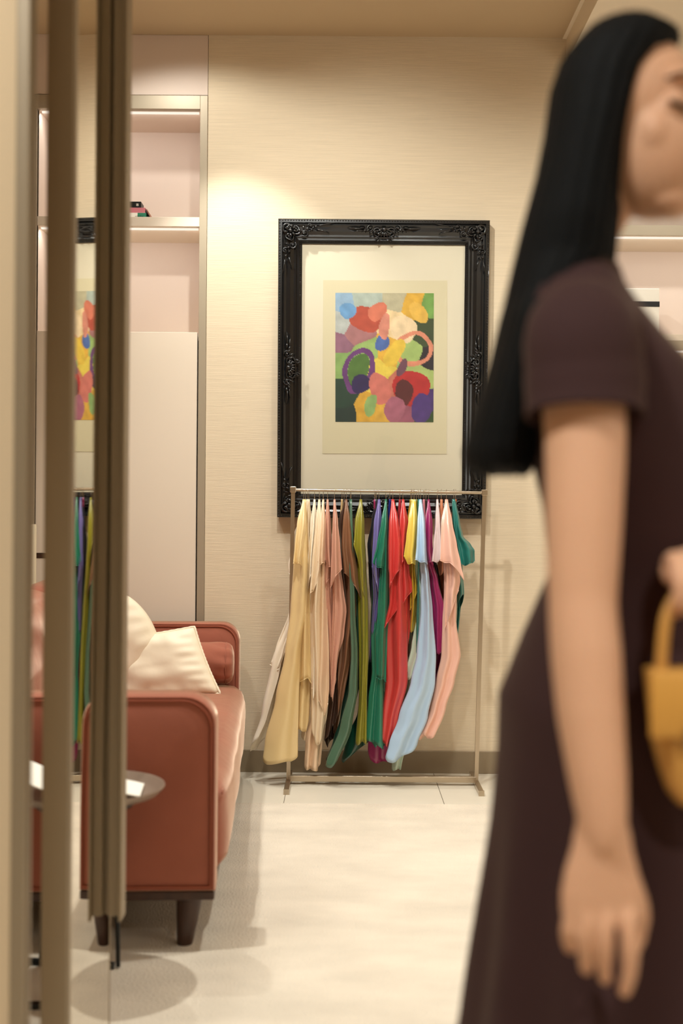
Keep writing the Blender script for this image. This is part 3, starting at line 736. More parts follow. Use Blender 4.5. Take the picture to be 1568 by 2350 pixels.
scarf(949, C['yellow'], [(1146, 945, 954), (1200, 934, 957), (1230, 933, 957), (1290, 928, 953)],
      [1284, 1288, 1288, 1288, 1284, 1288, 1290, 1286], 'pale yellow short scarf with a round front hem', dy=-0.03, dep=0.04, ph=1.9, k=4, amp=0.12,
      flaps=[([(1146, 945, 954), (1195, 936, 957), (1230, 931, 956), (1275, 925, 953), (1292, 928, 951)], [(0, 1276), (.25, 1290), (.6, 1292), (1, 1291)], -0.11)])
scarf(956, C['olive'], [(1146, 954, 958), (1250, 950, 962), (1400, 946, 960), (1540, 938, 954)],
      [1500, 1480, 1500, 1530, 1540, 1550, 1560, 1540], 'dark olive scarf nearly hidden behind the light blue tail', dy=0.05, dep=0.04, ph=2.9)
scarf(961, C['teal'], [(1146, 959, 963), (1200, 957, 964), (1350, 952, 966), (1480, 946, 970), (1556, 934, 966)],
      [1540, 1546, 1540, 1520, 1500, 1500, 1540, 1550], 'aqua teal scarf ending in a curled edge left of the light blue tail', dy=0.0, dep=0.04, ph=0.3)
scarf(952, C['mint'], [(1146, 950, 954), (1300, 952, 962), (1400, 958, 970), (1480, 944, 966), (1550, 928, 950)],
      [1546, 1552, 1556, 1550, 1540, 1540, 1546, 1544], 'pale aqua scarf with a tubular curled corner beside the light blue tail', dy=-0.03, dep=0.022, ph=0.8, k=3, amp=0.06)
scarf(945, C['mint'], [(1146, 943, 947), (1300, 946, 956), (1500, 936, 952), (1700, 905, 935), (1770, 900, 921)],
      [1766, 1768, 1770, 1768, 1766, 1768, 1770, 1766], 'mint green scarf whose small tail hangs lowest of all', dy=0.03, dep=0.02, ph=1.3, k=3)
scarf(965, C['sky'], [(1146, 962, 968), (1200, 958, 974), (1290, 962, 978), (1320, 964, 984), (1400, 964, 992), (1500, 955, 1000), (1560, 942, 998), (1640, 914, 980), (1700, 892, 956), (1740, 881, 934)],
      [1730, 1738, 1738, 1724, 1706, 1712, 1724, 1730], 'light blue scarf with a wide tail blown to the lower left', dy=-0.06, dep=0.04, ph=0.7, k=4, amp=0.14,
      flaps=[([(1146, 962, 968), (1200, 956, 974), (1250, 953, 976), (1290, 949, 978)], [(0, 1284), (.5, 1286), (1, 1292)], -0.125)])
scarf(973, C['pink'], [(1146, 971, 975), (1200, 968, 978), (1300, 974, 990)],
      [1290, 1310, 1320, 1322, 1300, 1310, 1310, 1300], 'rose pink scarf pinched between light blue and magenta', dy=0.0, dep=0.035, ph=1.0)
scarf(978, C['black'], [(1146, 976, 980), (1200, 973, 984), (1350, 984, 1014), (1560, 990, 1012)],
      [1400, 1420, 1440, 1400, 1450, 1520, 1580, 1560], 'black scarf behind the magenta one', dy=0.05, dep=0.05, ph=2.0)
scarf(984, C['magenta'], [(1146, 982, 986), (1200, 976, 990), (1290, 976, 994), (1330, 986, 1006), (1400, 992, 1022), (1500, 996, 1018), (1600, 982, 1004)],
      [1560, 1500, 1500, 1480, 1500, 1560, 1610, 1600], 'magenta scarf right of the light blue flap', dy=-0.02, dep=0.04, ph=2.4, k=4,
      flaps=[([(1146, 982, 986), (1200, 974, 991), (1260, 972, 990), (1292, 976, 992)], [(0, 1266), (.4, 1288), (1, 1292)], -0.10)])
scarf(860, C['magenta'], [(1146, 858, 862), (1300, 862, 876), (1500, 858, 884), (1690, 846, 896), (1752, 844, 896)],
      [1720, 1745, 1752, 1754, 1745, 1740, 1745, 1730], 'magenta scarf showing only a rounded tail under the emerald one', dy=0.04, dep=0.035, ph=0.6, k=4)
scarf(1013, C['apricot'], [(1146, 1011, 1016), (1200, 1008, 1020), (1300, 1006, 1026), (1560, 1000, 1030), (1690, 960, 1000)],
      [1300, 1320, 1310, 1330, 1600, 1650, 1690, 1660], 'apricot scarf between the lilac and blush ones', dy=0.03, dep=0.045, ph=0.7)
scarf(1004, C['lilac'], [(1146, 1002, 1006), (1200, 998, 1010), (1250, 995, 1014), (1286, 990, 1014)],
      [1278, 1281, 1280, 1276, 1270, 1280, 1284, 1280], 'pale lilac short scarf with a rounded right hem', dy=-0.02, dep=0.04, ph=1.1, k=4, amp=0.12,
      flaps=[([(1146, 1002, 1006), (1200, 998, 1010), (1250, 992, 1015), (1286, 988, 1015)], [(0, 1288), (.5, 1286), (.8, 1280), (1, 1262)], -0.10)])
scarf(1025, C['blush'], [(1146, 1022, 1028), (1200, 1012, 1034), (1280, 1014, 1044), (1325, 1018, 1050), (1360, 1018, 1048), (1420, 1014, 1046), (1500, 1012, 1056), (1560, 1000, 1042), (1620, 987, 1022), (1695, 957, 997)],
      [1690, 1680, 1690, 1680, 1600, 1620, 1690, 1700], 'blush pink scarf with a large front flap and swept tail', dy=-0.04, dep=0.045, ph=2.2, k=4, amp=0.13,
      flaps=[([(1146, 1022, 1028), (1200, 1010, 1036), (1250, 1008, 1045), (1290, 1006, 1053), (1326, 1020, 1060)], [(0, 1286), (.45, 1288), (.75, 1308), (1, 1326)], -0.125),
             ([(1146, 1022, 1028), (1330, 1022, 1054), (1362, 1020, 1048), (1440, 1018, 1040)], [(0, 1440), (.5, 1400), (1, 1350)], -0.085)])
scarf(1042, C['teal'], [(1146, 1038, 1046), (1200, 1038, 1054), (1300, 1044, 1062), (1360, 1048, 1066), (1400, 1050, 1060), (1560, 1036, 1044), (1620, 1020, 1036)],
      [1400, 1380, 1370, 1360, 1380, 1400, 1600, 1620], 'teal green scarf flaring outwards at the right end', dy=0.0, dep=0.045, ph=1.6, k=4, amp=0.1,
      flaps=[([(1146, 1038, 1046), (1200, 1040, 1055), (1230, 1044, 1062), (1250, 1048, 1080), (1262, 1050, 1088), (1288, 1054, 1088), (1296, 1058, 1082)], [(0, 1296), (.6, 1293), (.85, 1291), (1, 1282)], -0.06)])
scarf(1046, C['orange'], [(1146, 1044, 1048), (1200, 1034, 1046), (1300, 1030, 1046)],
      [1290, 1290, 1300, 1290, 1290, 1300, 1310, 1300], 'orange scarf mostly hidden behind the teal one', dy=0.055, dep=0.03, ph=0.5)

# ------------------------------------------------------------------ sofa
SO = Vector((-0.309, 3.16, 0)); SA = radians(3.0)
sofa = empty('sofa', SO, SA, label='salmon velvet sofa with piped arms and tapered dark legs on the rug', cat='sofa')
LS = 2.16; DP = 0.86
def profile(x0, x1, z0, z1, r, n=7):
    pts = [(x0, z0), (x1, z0)]
    for k in range(n + 1):
        a = (pi / 2) * k / n; pts.append((x1 - r + r * cos(a), z1 - r + r * sin(a)))
    for k in range(n + 1):
        a = pi / 2 + (pi / 2) * k / n; pts.append((x0 + r + r * cos(a), z1 - r + r * sin(a)))
    return pts
def wrinkle_(b):
    pass
def arm(y0, y1, name, outer):
    ps = profile(-DP, 0.0, 0.158, 0.648, 0.075)
    b = BM(); e = 0.010
    def ins(d):
        c = (-DP / 2, 0.403); return [((x - c[0]) * (1 - d / (DP / 2)) + c[0], (z - c[1]) * (1 - d / 0.25) + c[1]) for x, z in ps]
    seq = [(ins(0.19), y0 - 0.024), (ins(0.14), y0 - 0.0225), (ins(0.10), y0 - 0.019), (ins(0.06), y0 - 0.012), (ins(0.035), y0 - 0.005), (ins(0.018), y0 + 0.003), (ins(0.012), y0 + 0.004), (ins(0.004), y0 + 0.001), (ps, y0 + e), (ps, y1 - e), (ins(0.004), y1 - 0.001), (ins(0.012), y1 - 0.004), (ins(0.018), y1 - 0.003), (ins(0.05), y1 + 0.006), (ins(0.12), y1 + 0.012)]
    loft(b, [[Vector((x, y, z)) for x, z in p] for p, y in seq])
    wrinkle_(b); o = obj(name, b, M_velvet, sofa, True, world=False, angle=60)
    for y in (y0 + 0.001, y1 - 0.001):
        b = BM(); pp = ins(0.013)
        tube(b, [Vector((x, y, z)) for x, z in pp], 0.0032, 6, closed=True); obj('piping', b, M_pipe, o, True, world=False)
arm(0.0, 0.115, 'armrest', 1); arm(LS - 0.115, LS, 'armrest', 0)
def wrinkle(bm, amp, sc, seed=0.0):
    for v in bm.verts:
        n = noise.noise(Vector((v.co.x * sc + seed, v.co.y * sc, v.co.z * sc * 1.5)))
        v.co += v.normal * n * amp
def softbox(x0, x1, y0, y1, z0, z1, r, amp=0.004, sc=6, seed=0.0, nx=14, ny_=26, nz_=8, puff=0.0):
    """rounded cuboid with a dense skin, puffed and slightly wrinkled"""
    b = BM(); box(b, x0, x1, y0, y1, z0, z1)
    bmesh.ops.subdivide_edges(b, edges=b.edges[:], cuts=18, use_grid_fill=True)
    cx, cy, cz = (x0 + x1) / 2, (y0 + y1) / 2, (z0 + z1) / 2
    hx, hy, hz2 = (x1 - x0) / 2, (y1 - y0) / 2, (z1 - z0) / 2
    for v in b.verts:
        p = v.co - Vector((cx, cy, cz))
        q = Vector((max(-hx + r, min(hx - r, p.x)), max(-hy + r, min(hy - r, p.y)), max(-hz2 + r, min(hz2 - r, p.z))))
        d = p - q
        if d.length > 1e-9: d = d.normalized() * r
        n = q + d
        if puff:
            fx, fy, fz = p.x / hx, p.y / hy, p.z / hz2
            g = (1 - abs(fx) ** 3) * (1 - abs(fy) ** 3)
            if abs(fz) > 0.99: n.z += math.copysign(puff * g, fz)
            if fx > 0.99: n.x += puff * (1 - abs(fz) ** 2) * (1 - abs(fy) ** 6)
        v.co = n + Vector((cx, cy, cz))
    b.normal_update(); wrinkle(b, amp, sc, seed)
    return b
b = softbox(-0.70, 0.020, 0.11, LS - 0.11, 0.158, 0.405, 0.055, 0.006, 5, 1.0, puff=0.012)
seat = obj('seat_cushion', b, M_velvet, sofa, True, world=False)
b = BM(); pts = [Vector((0.010, y, 0.372 + 0.003 * sin(y * 9))) for y in [0.13 + k * (LS - 0.26) / 40 for k in range(41)]]
tube(b, pts, 0.0022, 6); obj('seam', b, M_velvet, seat, True, world=False)
b = softbox(-DP, -DP + 0.13, 0.09, LS - 0.09, 0.158, 0.72, 0.05, 0.004, 5, 2.0); obj('backrest', b, M_velvet, sofa, True, world=False)
for y0, y1, sd in ((0.13, LS / 2 - 0.005, 3.0), (LS / 2 + 0.005, LS - 0.13, 5.0)):
    b = softbox(-DP + 0.12, -0.57, y0, y1, 0.40, 0.84, 0.07, 0.012, 7, sd, puff=0.02); obj('back_cushion', b, M_velvet, sofa, True, world=False)
b = BM(); box(b, -DP + 0.002, -0.002, 0.002, LS - 0.002, 0.136, 0.158, 0.004, 2); obj('base_rail', b, M_wood, sofa, world=False)
for (x, y, sx, sy) in ((-0.066, 0.05, 1, -1), (-DP + 0.10, 0.05, -1, -1), (-0.066, LS - 0.09, 1, 1), (-DP + 0.10, LS - 0.09, -1, 1)):
    b = BM(); rings = []
    for z, r, off in ((0.124, 0.034, 0.0), (0.06, 0.027, 0.0), (0.006, 0.0205, 0.0), (0.0, 0.019, 0.0)):
        rings.append([Vector((x - 0.012 * sx * (0.124 - z) / 0.124 + r * cos(2 * pi * k / 16), y + r * sin(2 * pi * k / 16), z + 0.012)) for k in range(16)])
    loft(b, rings); obj('leg', b, M_wood, sofa, True, world=False, angle=50)

def lw(x, y, z): # sofa local -> world
    return Matrix.Rotation(SA, 3, 'Z') @ Vector((x, y, z)) + SO
# bolster in front of the far arm
def bolster():
    r = empty('bolster_cushion', lw(-0.2, 1.94, 0.415), SA, label='salmon velvet bolster lying against the far arm of the sofa', cat='cushion')
    b = BM(); rings = []; R0 = 0.083; L0, L1 = -0.52, -0.018
    N = 40; prof_ = [(L0, 0.01), (L0 + 0.004, 0.05), (L0 + 0.02, 0.075), (L0 + 0.05, R0)] + [(L0 + 0.05 + k * (L1 - L0 - 0.085) / 24, R0) for k in range(1, 24)] + [(L1 - 0.036, 0.081), (L1 - 0.033, 0.079), (L1 - 0.030, 0.081), (L1 - 0.018, 0.076), (L1 - 0.008, 0.066), (L1 - 0.002, 0.045), (L1, 0.01)]
    for x, rr in prof_:
        ring = []
        for k in range(N):
            a = 2 * pi * k / N
            pk = exp(-((x - (L1 - 0.033)) / 0.05) ** 2)
            w_ = 1 + 0.05 * pk * sin(a * 9 + 1.3 * sin(x * 30)) + 0.02 * noise.noise(Vector((x * 9, cos(a) * 2, sin(a) * 2)))
            ring.append(Vector((x, rr * w_ * cos(a), rr * w_ * sin(a))))
        rings.append(ring)
    loft(b, rings)
    M = Matrix.Translation(lw(0, 1.952, 0.415 + 0.082)) @ Matrix.Rotation(SA, 4, 'Z')
    b.transform(M); o = obj('bolster_cover', b, M_velvet, r, True)
    b = BM(); tube(b, [M @ Vector((L1 - 0.033, 0.0815 * cos(2 * pi * k / 36), 0.0815 * sin(2 * pi * k / 36))) for k in range(36)], 0.0018, 6, closed=True)
    obj('seam', b, M_velvet, o, True)
bolster()

def pillow(name, label, M, w_, h_, t_, m, braid=True, ear=0.06, seed=0.0, amp=0.012, mp=None, rnd=0.0):
    r = empty(name, M.translation, label=label, cat='cushion')
    b = BM(); n = 36; top = []; bot = []
    def pos(i, j, s):
        u_, v_ = -1 + 2 * i / n, -1 + 2 * j / n
        pin = 1 - ear * (1 - u_ * u_) * 0 
        x = u_ * w_ / 2 * (1 - ear * (1 - v_ * v_)); y = v_ * h_ / 2 * (1 - ear * (1 - u_ * u_))
        x *= 1 - rnd * (1 - sqrt(1 - v_ * v_ / 2)); y *= 1 - rnd * (1 - sqrt(1 - u_ * u_ / 2))
        th = t_ / 2 * (max(0, (1 - u_ * u_) * (1 - v_ * v_)) ** 0.42)
        th += amp * noise.noise(Vector((u_ * 2.2 + seed, v_ * 2.2, s * 1.0))) * (1 - u_ ** 4) * (1 - v_ ** 4)
        # puckers running in from the edges
        e = max(abs(u_), abs(v_)); tt = (v_ if abs(u_) > abs(v_) else u_)
        th += 0.004 * sin(tt * 23 + seed) * max(0, (e - 0.55)) * (1 - e) * 9
        return M @ Vector((x, y, s * max(th, 0)))
    V = {}
    for s in (1, -1):
        for j in range(n + 1):
            for i in range(n + 1):
                if s == -1 and (i in (0, n) or j in (0, n)): V[(i, j, s)] = V[(i, j, 1)]
                else: V[(i, j, s)] = b.verts.new(pos(i, j, s))
        for j in range(n):
            for i in range(n):
                q = [V[(i, j, s)], V[(i + 1, j, s)], V[(i + 1, j + 1, s)], V[(i, j + 1, s)]]
                b.faces.new(q if s == 1 else q[::-1])
    o = obj('cover', b, m, r, True)
    if braid:
        ed = [pos(i, 0, 1) for i in range(n)] + [pos(n, j, 1) for j in range(n)] + [pos(n - i, n, 1) for i in range(n)] + [pos(0, n - j, 1) for j in range(n)]
        b = BM(); tube(b, ed, [0.0045 + 0.0012 * (k % 2) for k in range(len(ed))], 7, closed=True); obj('piping', b, mp or m, o, True)
    return r
def PM(c, rot): return Matrix.Translation(c) @ Euler(rot, 'XYZ').to_matrix().to_4x4()
# cream pillow in view: plane faces the camera, lower right tip at px (507,1590)
Yq = 4.86
pa = P(447, 1440, Yq + 0.06); pb = P(505, 1590, Yq - 0.02)
ey = (pa - pb).normalized(); exv = Vector((-0.985, 0.05, -0.165)).normalized()
ez = exv.cross(ey).normalized()
Hh = (pa - pb).length
Mq = Matrix.Identity(4)
for i_, a_ in enumerate((exv, ey, ez)):
    for j_ in range(3): Mq[j_][i_] = a_[j_]
cen = (pa + pb) / 2 + exv * 0.24
Mq.translation = cen
pillow('throw_pillow', 'cream satin pillow leaning by the bolster on the sofa seat', Mq, 0.48, Hh * 1.02, 0.13, M_linen, ear=0.03, seed=2.0)
# rounded cream cushion behind
Yq = 4.78
pillow('throw_pillow', 'rounded cream cushion against the sofa back, behind the cream satin pillow', PM(P(236, 1498, Yq + 0.12), (radians(83), radians(-20), radians(8))), 0.44, 0.46, 0.17, M_linen, braid=False, ear=0.0, seed=4.0, rnd=0.85)
pillow('throw_pillow', 'white braided pillow at the left end of the sofa, seen between door frames', PM(P(112, 1560, 4.25), (radians(78), radians(38), radians(10))), 0.36, 0.36, 0.13, M_linen, ear=0.05, seed=6.0)

# cream post lamp behind the sofa
pl_ = P(77, 1203, 5.33)
t = empty('floor_lamp', (pl_.x, 5.33, 0), label='slender cream tube lamp standing behind the sofa by the shelving', cat='lamp')
b = BM(); tube(b, [(pl_.x, 5.33, 0.02), (pl_.x, 5.33, pl_.z - 0.004), (pl_.x, 5.33, pl_.z)], [0.0125, 0.0125, 0.0105], 20); obj('tube', b, mat('cream_enamel', rgb(236, 222, 190), 0.5), t, True, angle=40)
b = BM(); tube(b, [(pl_.x, 5.33, 0.0), (pl_.x, 5.33, 0.018), (pl_.x, 5.33, 0.02)], [0.03, 0.03, 0.026], 32); obj('base', b, M_black, t, True, angle=40)

# ------------------------------------------------------------------ side table with tray top
YT = 2.935; TC = P(196, 1812, YT); TR_ = 0.184
st = empty('side_table', (TC.x, YT, 0), label='small round tray-top side table in front of the near sofa arm', cat='side table')
M_tray = mat('taupe_tray', rgb(150, 132, 116), 0.35, 0.3)
b = BM(); rings = []
for r_, dz in ((0.002, -0.010), (TR_ * 0.80, -0.010), (TR_ * 0.92, -0.004), (TR_, 0.012), (TR_ - 0.001, 0.0145), (TR_ - 0.006, 0.0125), (TR_ * 0.90, -0.001), (TR_ * 0.78, -0.006), (0.002, -0.006)):
    rings.append([Vector((TC.x + r_ * cos(2 * pi * k / 64), YT + r_ * sin(2 * pi * k / 64), TC.z + dz - 0.004)) for k in range(64)])
loft(b, rings); obj('tray_top', b, M_tray, st, True, angle=50)
b = BM(); tube(b, [(TC.x, YT, TC.z - 0.036), (TC.x, YT, TC.z - 0.020), (TC.x, YT, TC.z - 0.0142)], [TR_ * 0.60, TR_ * 0.70, TR_ * 0.72], 48); obj('under_disc', b, mat('dark_teal_lacquer', rgb(34, 44, 44), 0.4), st, True, angle=40)
lp = P(271, 2236, 3.03)
b = BM(); tube(b, [(lp.x - 0.005, 3.02, TC.z - 0.034), (lp.x, 3.03, 0.016)], [0.0075, 0.0055], 12); obj('leg', b, M_black, st, True, angle=40)
lx2, lx3 = TC.x - 0.12, TC.x - 0.02
b = BM(); tube(b, [(TC.x - 0.11, 3.05, TC.z - 0.034), (TC.x - 0.13, 3.06, 0.016)], [0.0075, 0.0055], 12); obj('leg', b, M_black, st, True, angle=40)
b = BM(); tube(b, [(TC.x - 0.04, 2.88, TC.z - 0.034), (TC.x - 0.03, 2.80, 0.016)], [0.0075, 0.0055], 12); obj('leg', b, M_black, st, True, angle=40)
def bar(bm, a, c, w_=0.02, h_=0.012):
    a = Vector(a); c = Vector(c); d = (c - a).normalized(); s = d.cross(Vector((0, 0, 1))).normalized() * w_ / 2
    loft(bm, [[a - s, a + s, a + s + Vector((0, 0, h_)), a - s + Vector((0, 0, h_))], [c - s, c + s, c + s + Vector((0, 0, h_)), c - s + Vector((0, 0, h_))]])
b = BM(); bar(b, (TC.x - 0.17, 3.055, 0.012), (lp.x - 0.01, 3.03, 0.012), 0.022); bar(b, (TC.x - 0.17, 2.775, 0.012), (TC.x - 0.0, 2.79, 0.012), 0.022); bar(b, (TC.x - 0.16, 2.775, 0.0125), (TC.x - 0.16, 3.05, 0.0125), 0.02)
obj('base_frame', b, M_black, st)
# brochure on the tray
t = empty('brochure', (TC.x, YT, TC.z - 0.01), label='open white brochure lying on the round tray-top table', cat='brochure')
for s, (xa_, xb_, lift) in enumerate(((-0.158, -0.02, 0.055), (-0.02, 0.135, 0.012))):
    b = BM(); n = 16; rows = []
    for i in range(n + 1):
        u_ = i / n; x = TC.x + xa_ + (xb_ - xa_) * u_
        z = TC.z - 0.006 + lift * (1 - u_ if s == 0 else sin(pi * u_)) * (1 if s else (1 - u_ * 0.2))
        rows.append([Vector((x, YT - 0.085 + 0.03 * (u_ if s else 0), z + 0.001)), Vector((x - 0.01, YT + 0.075, z + (0.010 if s == 0 else 0.002)))])
    lo = [[p[0], p[1], p[1] + Vector((0, 0, 0.003)), p[0] + Vector((0, 0, 0.003))] for p in rows]
    loft(b, lo); obj('page', b, M_paper, t)

# ------------------------------------------------------------------ ceiling downlight
dl = P(352, -6, 5.0)
t = empty('downlight', (dl.x, 5.0, CZ - 0.02), label='recessed round ceiling downlight at the top edge above the shelving', cat='ceiling light')
b = BM(); rings = []
for r_, z in ((0.030, CZ - 0.002), (0.033, CZ - 0.006), (0.047, CZ - 0.006), (0.048, CZ - 0.001)):
    rings.append([Vector((dl.x + r_ * cos(2 * pi * k / 40), 4.955 + r_ * sin(2 * pi * k / 40), z)) for k in range(40)])
loft(b, rings, cap=False); obj('trim_ring', b, M_cream, t, True)
b = BM(); tube(b, [(dl.x, 4.955, CZ - 0.010), (dl.x, 4.955, CZ - 0.001)], 0.031, 32); obj('lens', b, emis('lamp_lens', (1, 0.86, 0.66, 1), 14), t)

# ------------------------------------------------------------------ the passing woman
PY = 1.45
who = empty('person', (0.33, PY, 0), label='person walking right with long black hair and a plum brown short sleeved dress', cat='person')
body = BM()
def hring(cx, cy, z, ax, ay, n=32): return [Vector((cx + ax * cos(2 * pi * k / n), cy + ay * sin(2 * pi * k / n), z)) for k in range(n)]
tor = [(0.79, .335, .09, .13), (0.84, .325, .115, .160), (0.90, .318, .122, .168), (0.97, .330, .105, .150), (1.04, .340, .090, .125), (1.12, .338, .095, .126), (1.20, .325, .102, .136),
       (1.27, .296, .092, .142), (1.31, .272, .078, .136), (1.345, .262, .062, .110), (1.37, .260, .050, .080), (1.39, .260, .044, .052)]
loft(body, [hring(c, PY, z, a, y_) for z, c, a, y_ in tor])
tube(body, [(.258, PY, 1.35), (.262, PY, 1.42), (.298, PY, 1.50)], [.052, .046, .050], 20)
# head, turned a little towards the camera
HC = Vector((.330, PY - 0.01, 1.552)); HY = radians(-44)
HM = Matrix.Rotation(HY, 3, 'Z')
def hp_(f, s, up): return HC + HM @ Vector((f, s, up))     # forward, to her left, up
def hb(f, s, up, r, sx=1, sy=1, sz_=1, u_=20, v_=14): ball(body, hp_(f, s, up), r, sx, sy, sz_, u_, v_, M=HM)
hb(-0.008, 0, 0.022, 0.084, 1.02, 0.86, 0.96, 28, 20)       # skull
hb(0.028, 0, -0.030, 0.066, 0.98, 0.88, 1.22, 24, 18)     # face
hb(0.048, 0, -0.092, 0.026, 1.0, 1.15, 0.8)               # chin
hb(0.074, 0, 0.034, 0.020, 0.6, 2.2, 0.5)                # brow
tube(body, [hp_(0.082, 0, 0.010), hp_(0.094, 0, -0.014), hp_(0.106, 0, -0.034), hp_(0.092, 0, -0.042)], [.008, .009, .012, .009], 10)
for s in (1, -1):
    hb(0.092, s * 0.010, -0.037, 0.008, 1, 0.9, 0.7, 10, 8)
    hb(0.050, s * 0.038, -0.026, 0.026, 0.8, 0.8, 1.0, 14, 10)   # cheekbones
    hb(0.0725, s * 0.031, 0.004, 0.0135, 0.9, 1.3, 0.9, 14, 10)   # lowered eyelids
    tube(body, [hp_(-0.012, s * 0.070, -0.030), hp_(-0.020, s * 0.080, 0.0), hp_(-0.012, s * 0.078, 0.018)], [.007, .010, .009], 8)  # ears
hb(0.090, 0, -0.058, 0.010, 0.8, 1.9, 0.45, 12, 8); hb(0.088, 0, -0.068, 0.010, 0.8, 1.7, 0.5, 12, 8)
# near arm (her right), hanging
SH = Vector((.248, 1.315, 1.297))
ap = [SH + Vector((.03, .06, .005)), SH, P(1343, 1000, 1.29), P(1340, 1200, 1.27), P(1338, 1380, 1.255), P(1345, 1500, 1.245), P(1356, 1640, 1.235), P(1372, 1780, 1.225), P(1384, 1895, 1.22), P(1386, 1950, 1.22)]
ar = [.050, .052, .047, .0435, .0385, .0395, .0375, .0325, .0265, .019]
pc_ = cr(ap, 4); rc = []
for i in range(len(pc_)):
    q = i / 4; i0 = min(int(q), len(ar) - 2); rc.append(ar[i0] + (ar[i0 + 1] - ar[i0]) * min(1, q - i0))
tube(body, pc_, rc, 20, up=(0, 1, 0), flat=0.88)
# palm as flattened loft, back of the hand to the camera
palm = [(1890, 1384, .0262, .0185), (1915, 1385, .0285, .0190), (1950, 1384, .031, .0185), (2000, 1383, .0375, .0175), (2050, 1384, .0420, .0165), (2092, 1385, .0420, .0150), (2114, 1385, .040, .0120), (2124, 1385, .035, .006)]
Yh = 1.22; HS = 0.955
rings = []
for py, px, ax, ay in palm:
    c = P(px, py, Yh); rings.append([Vector((c.x + HS * ax * math.copysign(abs(cos(a)) ** 0.8, cos(a)), Yh + 0.004 + ay * sin(a), c.z)) for a in [2 * pi * k / 24 for k in range(24)]])
loft(body, rings)
def finger(bm, pts, r, n=10):
    p = [P(a, b_, Y_ - 0.06) for a, b_, Y_ in pts]; pp = cr(p, 5); rr = []
    for i in range(len(pp)):
        t_ = i / (len(pp) - 1); rr.append(r * (1.05 - 0.22 * t_ + 0.05 * cos(t_ * 4 * pi)) * (1 if t_ < 0.9 else 0.86))
    tube(bm, pp, rr, n); ball(bm, pp[-1], rr[-1] * 1.0, u=10, v=8)
finger(body, [(1318, 2060, 1.290), (1309, 2100, 1.282), (1303, 2140, 1.286), (1308, 2174, 1.304), (1318, 2172, 1.318)], .0074)
finger(body, [(1354, 2070, 1.284), (1349, 2112, 1.274), (1343, 2165, 1.278), (1345, 2220, 1.298), (1354, 2218, 1.316)], .0080)
finger(body, [(1396, 2075, 1.282), (1394, 2116, 1.271), (1390, 2175, 1.273), (1388, 2240, 1.292), (1394, 2240, 1.312)], .0083)
finger(body, [(1438, 2070, 1.284), (1441, 2112, 1.272), (1447, 2175, 1.271), (1445, 2232, 1.277), (1434, 2274, 1.287)], .0094)
# thumb on the front side of the palm, resting behind the index finger
finger(body, [(1425, 1975, 1.286), (1452, 2030, 1.298), (1468, 2090, 1.312), (1466, 2140, 1.322), (1458, 2172, 1.328)], .0108)
# far arm (her left) folded forward, hand on the bag
fa = [(.285, PY + .10, 1.335), (.285, PY + .155, 1.310), (.315, PY + .17, 1.20), (.365, PY + .15, 1.075), (.440, PY + .085, 1.062), (.468, PY - .01, 1.060), (.438, PY - .105, 1.062), (.395, PY - .145, 1.062)]
tube(body, cr(fa, 4), [0.050 - 0.024 * i / 28 for i in range(29)], 18)
ball(body, (.368, 1.292, 1.052), 1.0, .042, .020, .026, 20, 14)
for fx, r_ in ((.333, .0078), (.350, .0084), (.368, .0086), (.386, .0084)):
    tube(body, cr([(fx + .004, 1.296, 1.062), (fx, 1.262, 1.066), (fx - .001, 1.240, 1.048), (fx, 1.240, 1.024), (fx + .001, 1.256, 1.014)], 4), [r_] * 13 + [r_ * .9] * 4, 10)
    ball(body, (fx + .001, 1.257, 1.013), r_ * .9, u=8, v=6)
tube(body, cr([(.410, 1.300, 1.045), (.404, 1.282, 1.020), (.386, 1.270, 1.008), (.366, 1.268, 1.006)], 4), [.0105] * 10 + [.0095] * 3, 10)
# legs, mid stride
def leg(bm, hip, knee, ank, toe):
    pts = cr([hip, (Vector(hip) + Vector(knee)) / 2, knee, Vector(knee).lerp(Vector(ank), .35), ank], 5)
    tab = [(0, .082), (.25, .070), (.5, .050), (.62, .050), (.8, .038), (1, .030)]
    tube(bm, pts, [interp(tab, i / (len(pts) - 1))[0] for i in range(len(pts))], 20)
    a = Vector(ank); t_ = Vector(toe)
    tube(bm, [a + Vector((-.035, 0, -.035)), a + Vector((0.01, 0, -.030)), a.lerp(t_, .6) + Vector((0, 0, .0)), t_ + Vector((0, 0, .004))], [.026, .034, .030, .016], 14, flat=0.8)
leg(body, (.33, PY - .085, .84), (.40, PY - .08, .48), (.40, PY - .075, .115), (.55, PY - .085, .04))
leg(body, (.32, PY + .085, .84), (.27, PY + .08, .48), (.10, PY + .075, .16), (.22, PY + .08, .045))
bb = remesh(body, 0.0030, 5, 0.5)
skin = obj('body', bb, M_skin, who, True)
# eyes, brows, lips, nails as small parts
for s in (1, -1):
    b = BM(); tube(b, cr([hp_(0.0800, s * 0.013, 0.001), hp_(0.0855, s * 0.024, -0.004), hp_(0.0840, s * 0.036, -0.005), hp_(0.0740, s * 0.050, 0.000)], 5), 0.0026, 6); obj('eyelashes', b, M_hair, who, True)
    b = BM(); tube(b, cr([hp_(0.0885, s * 0.013, 0.026), hp_(0.0865, s * 0.032, 0.032), hp_(0.070, s * 0.052, 0.025)], 5), 0.0028, 6, flat=0.6); obj('eyebrow', b, M_hair, who, True)
b = BM(); ball(b, hp_(0.0935, 0, -0.060), 0.007, 0.7, 2.4, 0.5, 12, 8, M=HM); ball(b, hp_(0.0915, 0, -0.068), 0.007, 0.7, 2.0, 0.6, 12, 8, M=HM)
obj('lips', b, mat('lips', rgb(186, 92, 84), 0.4), who, True)
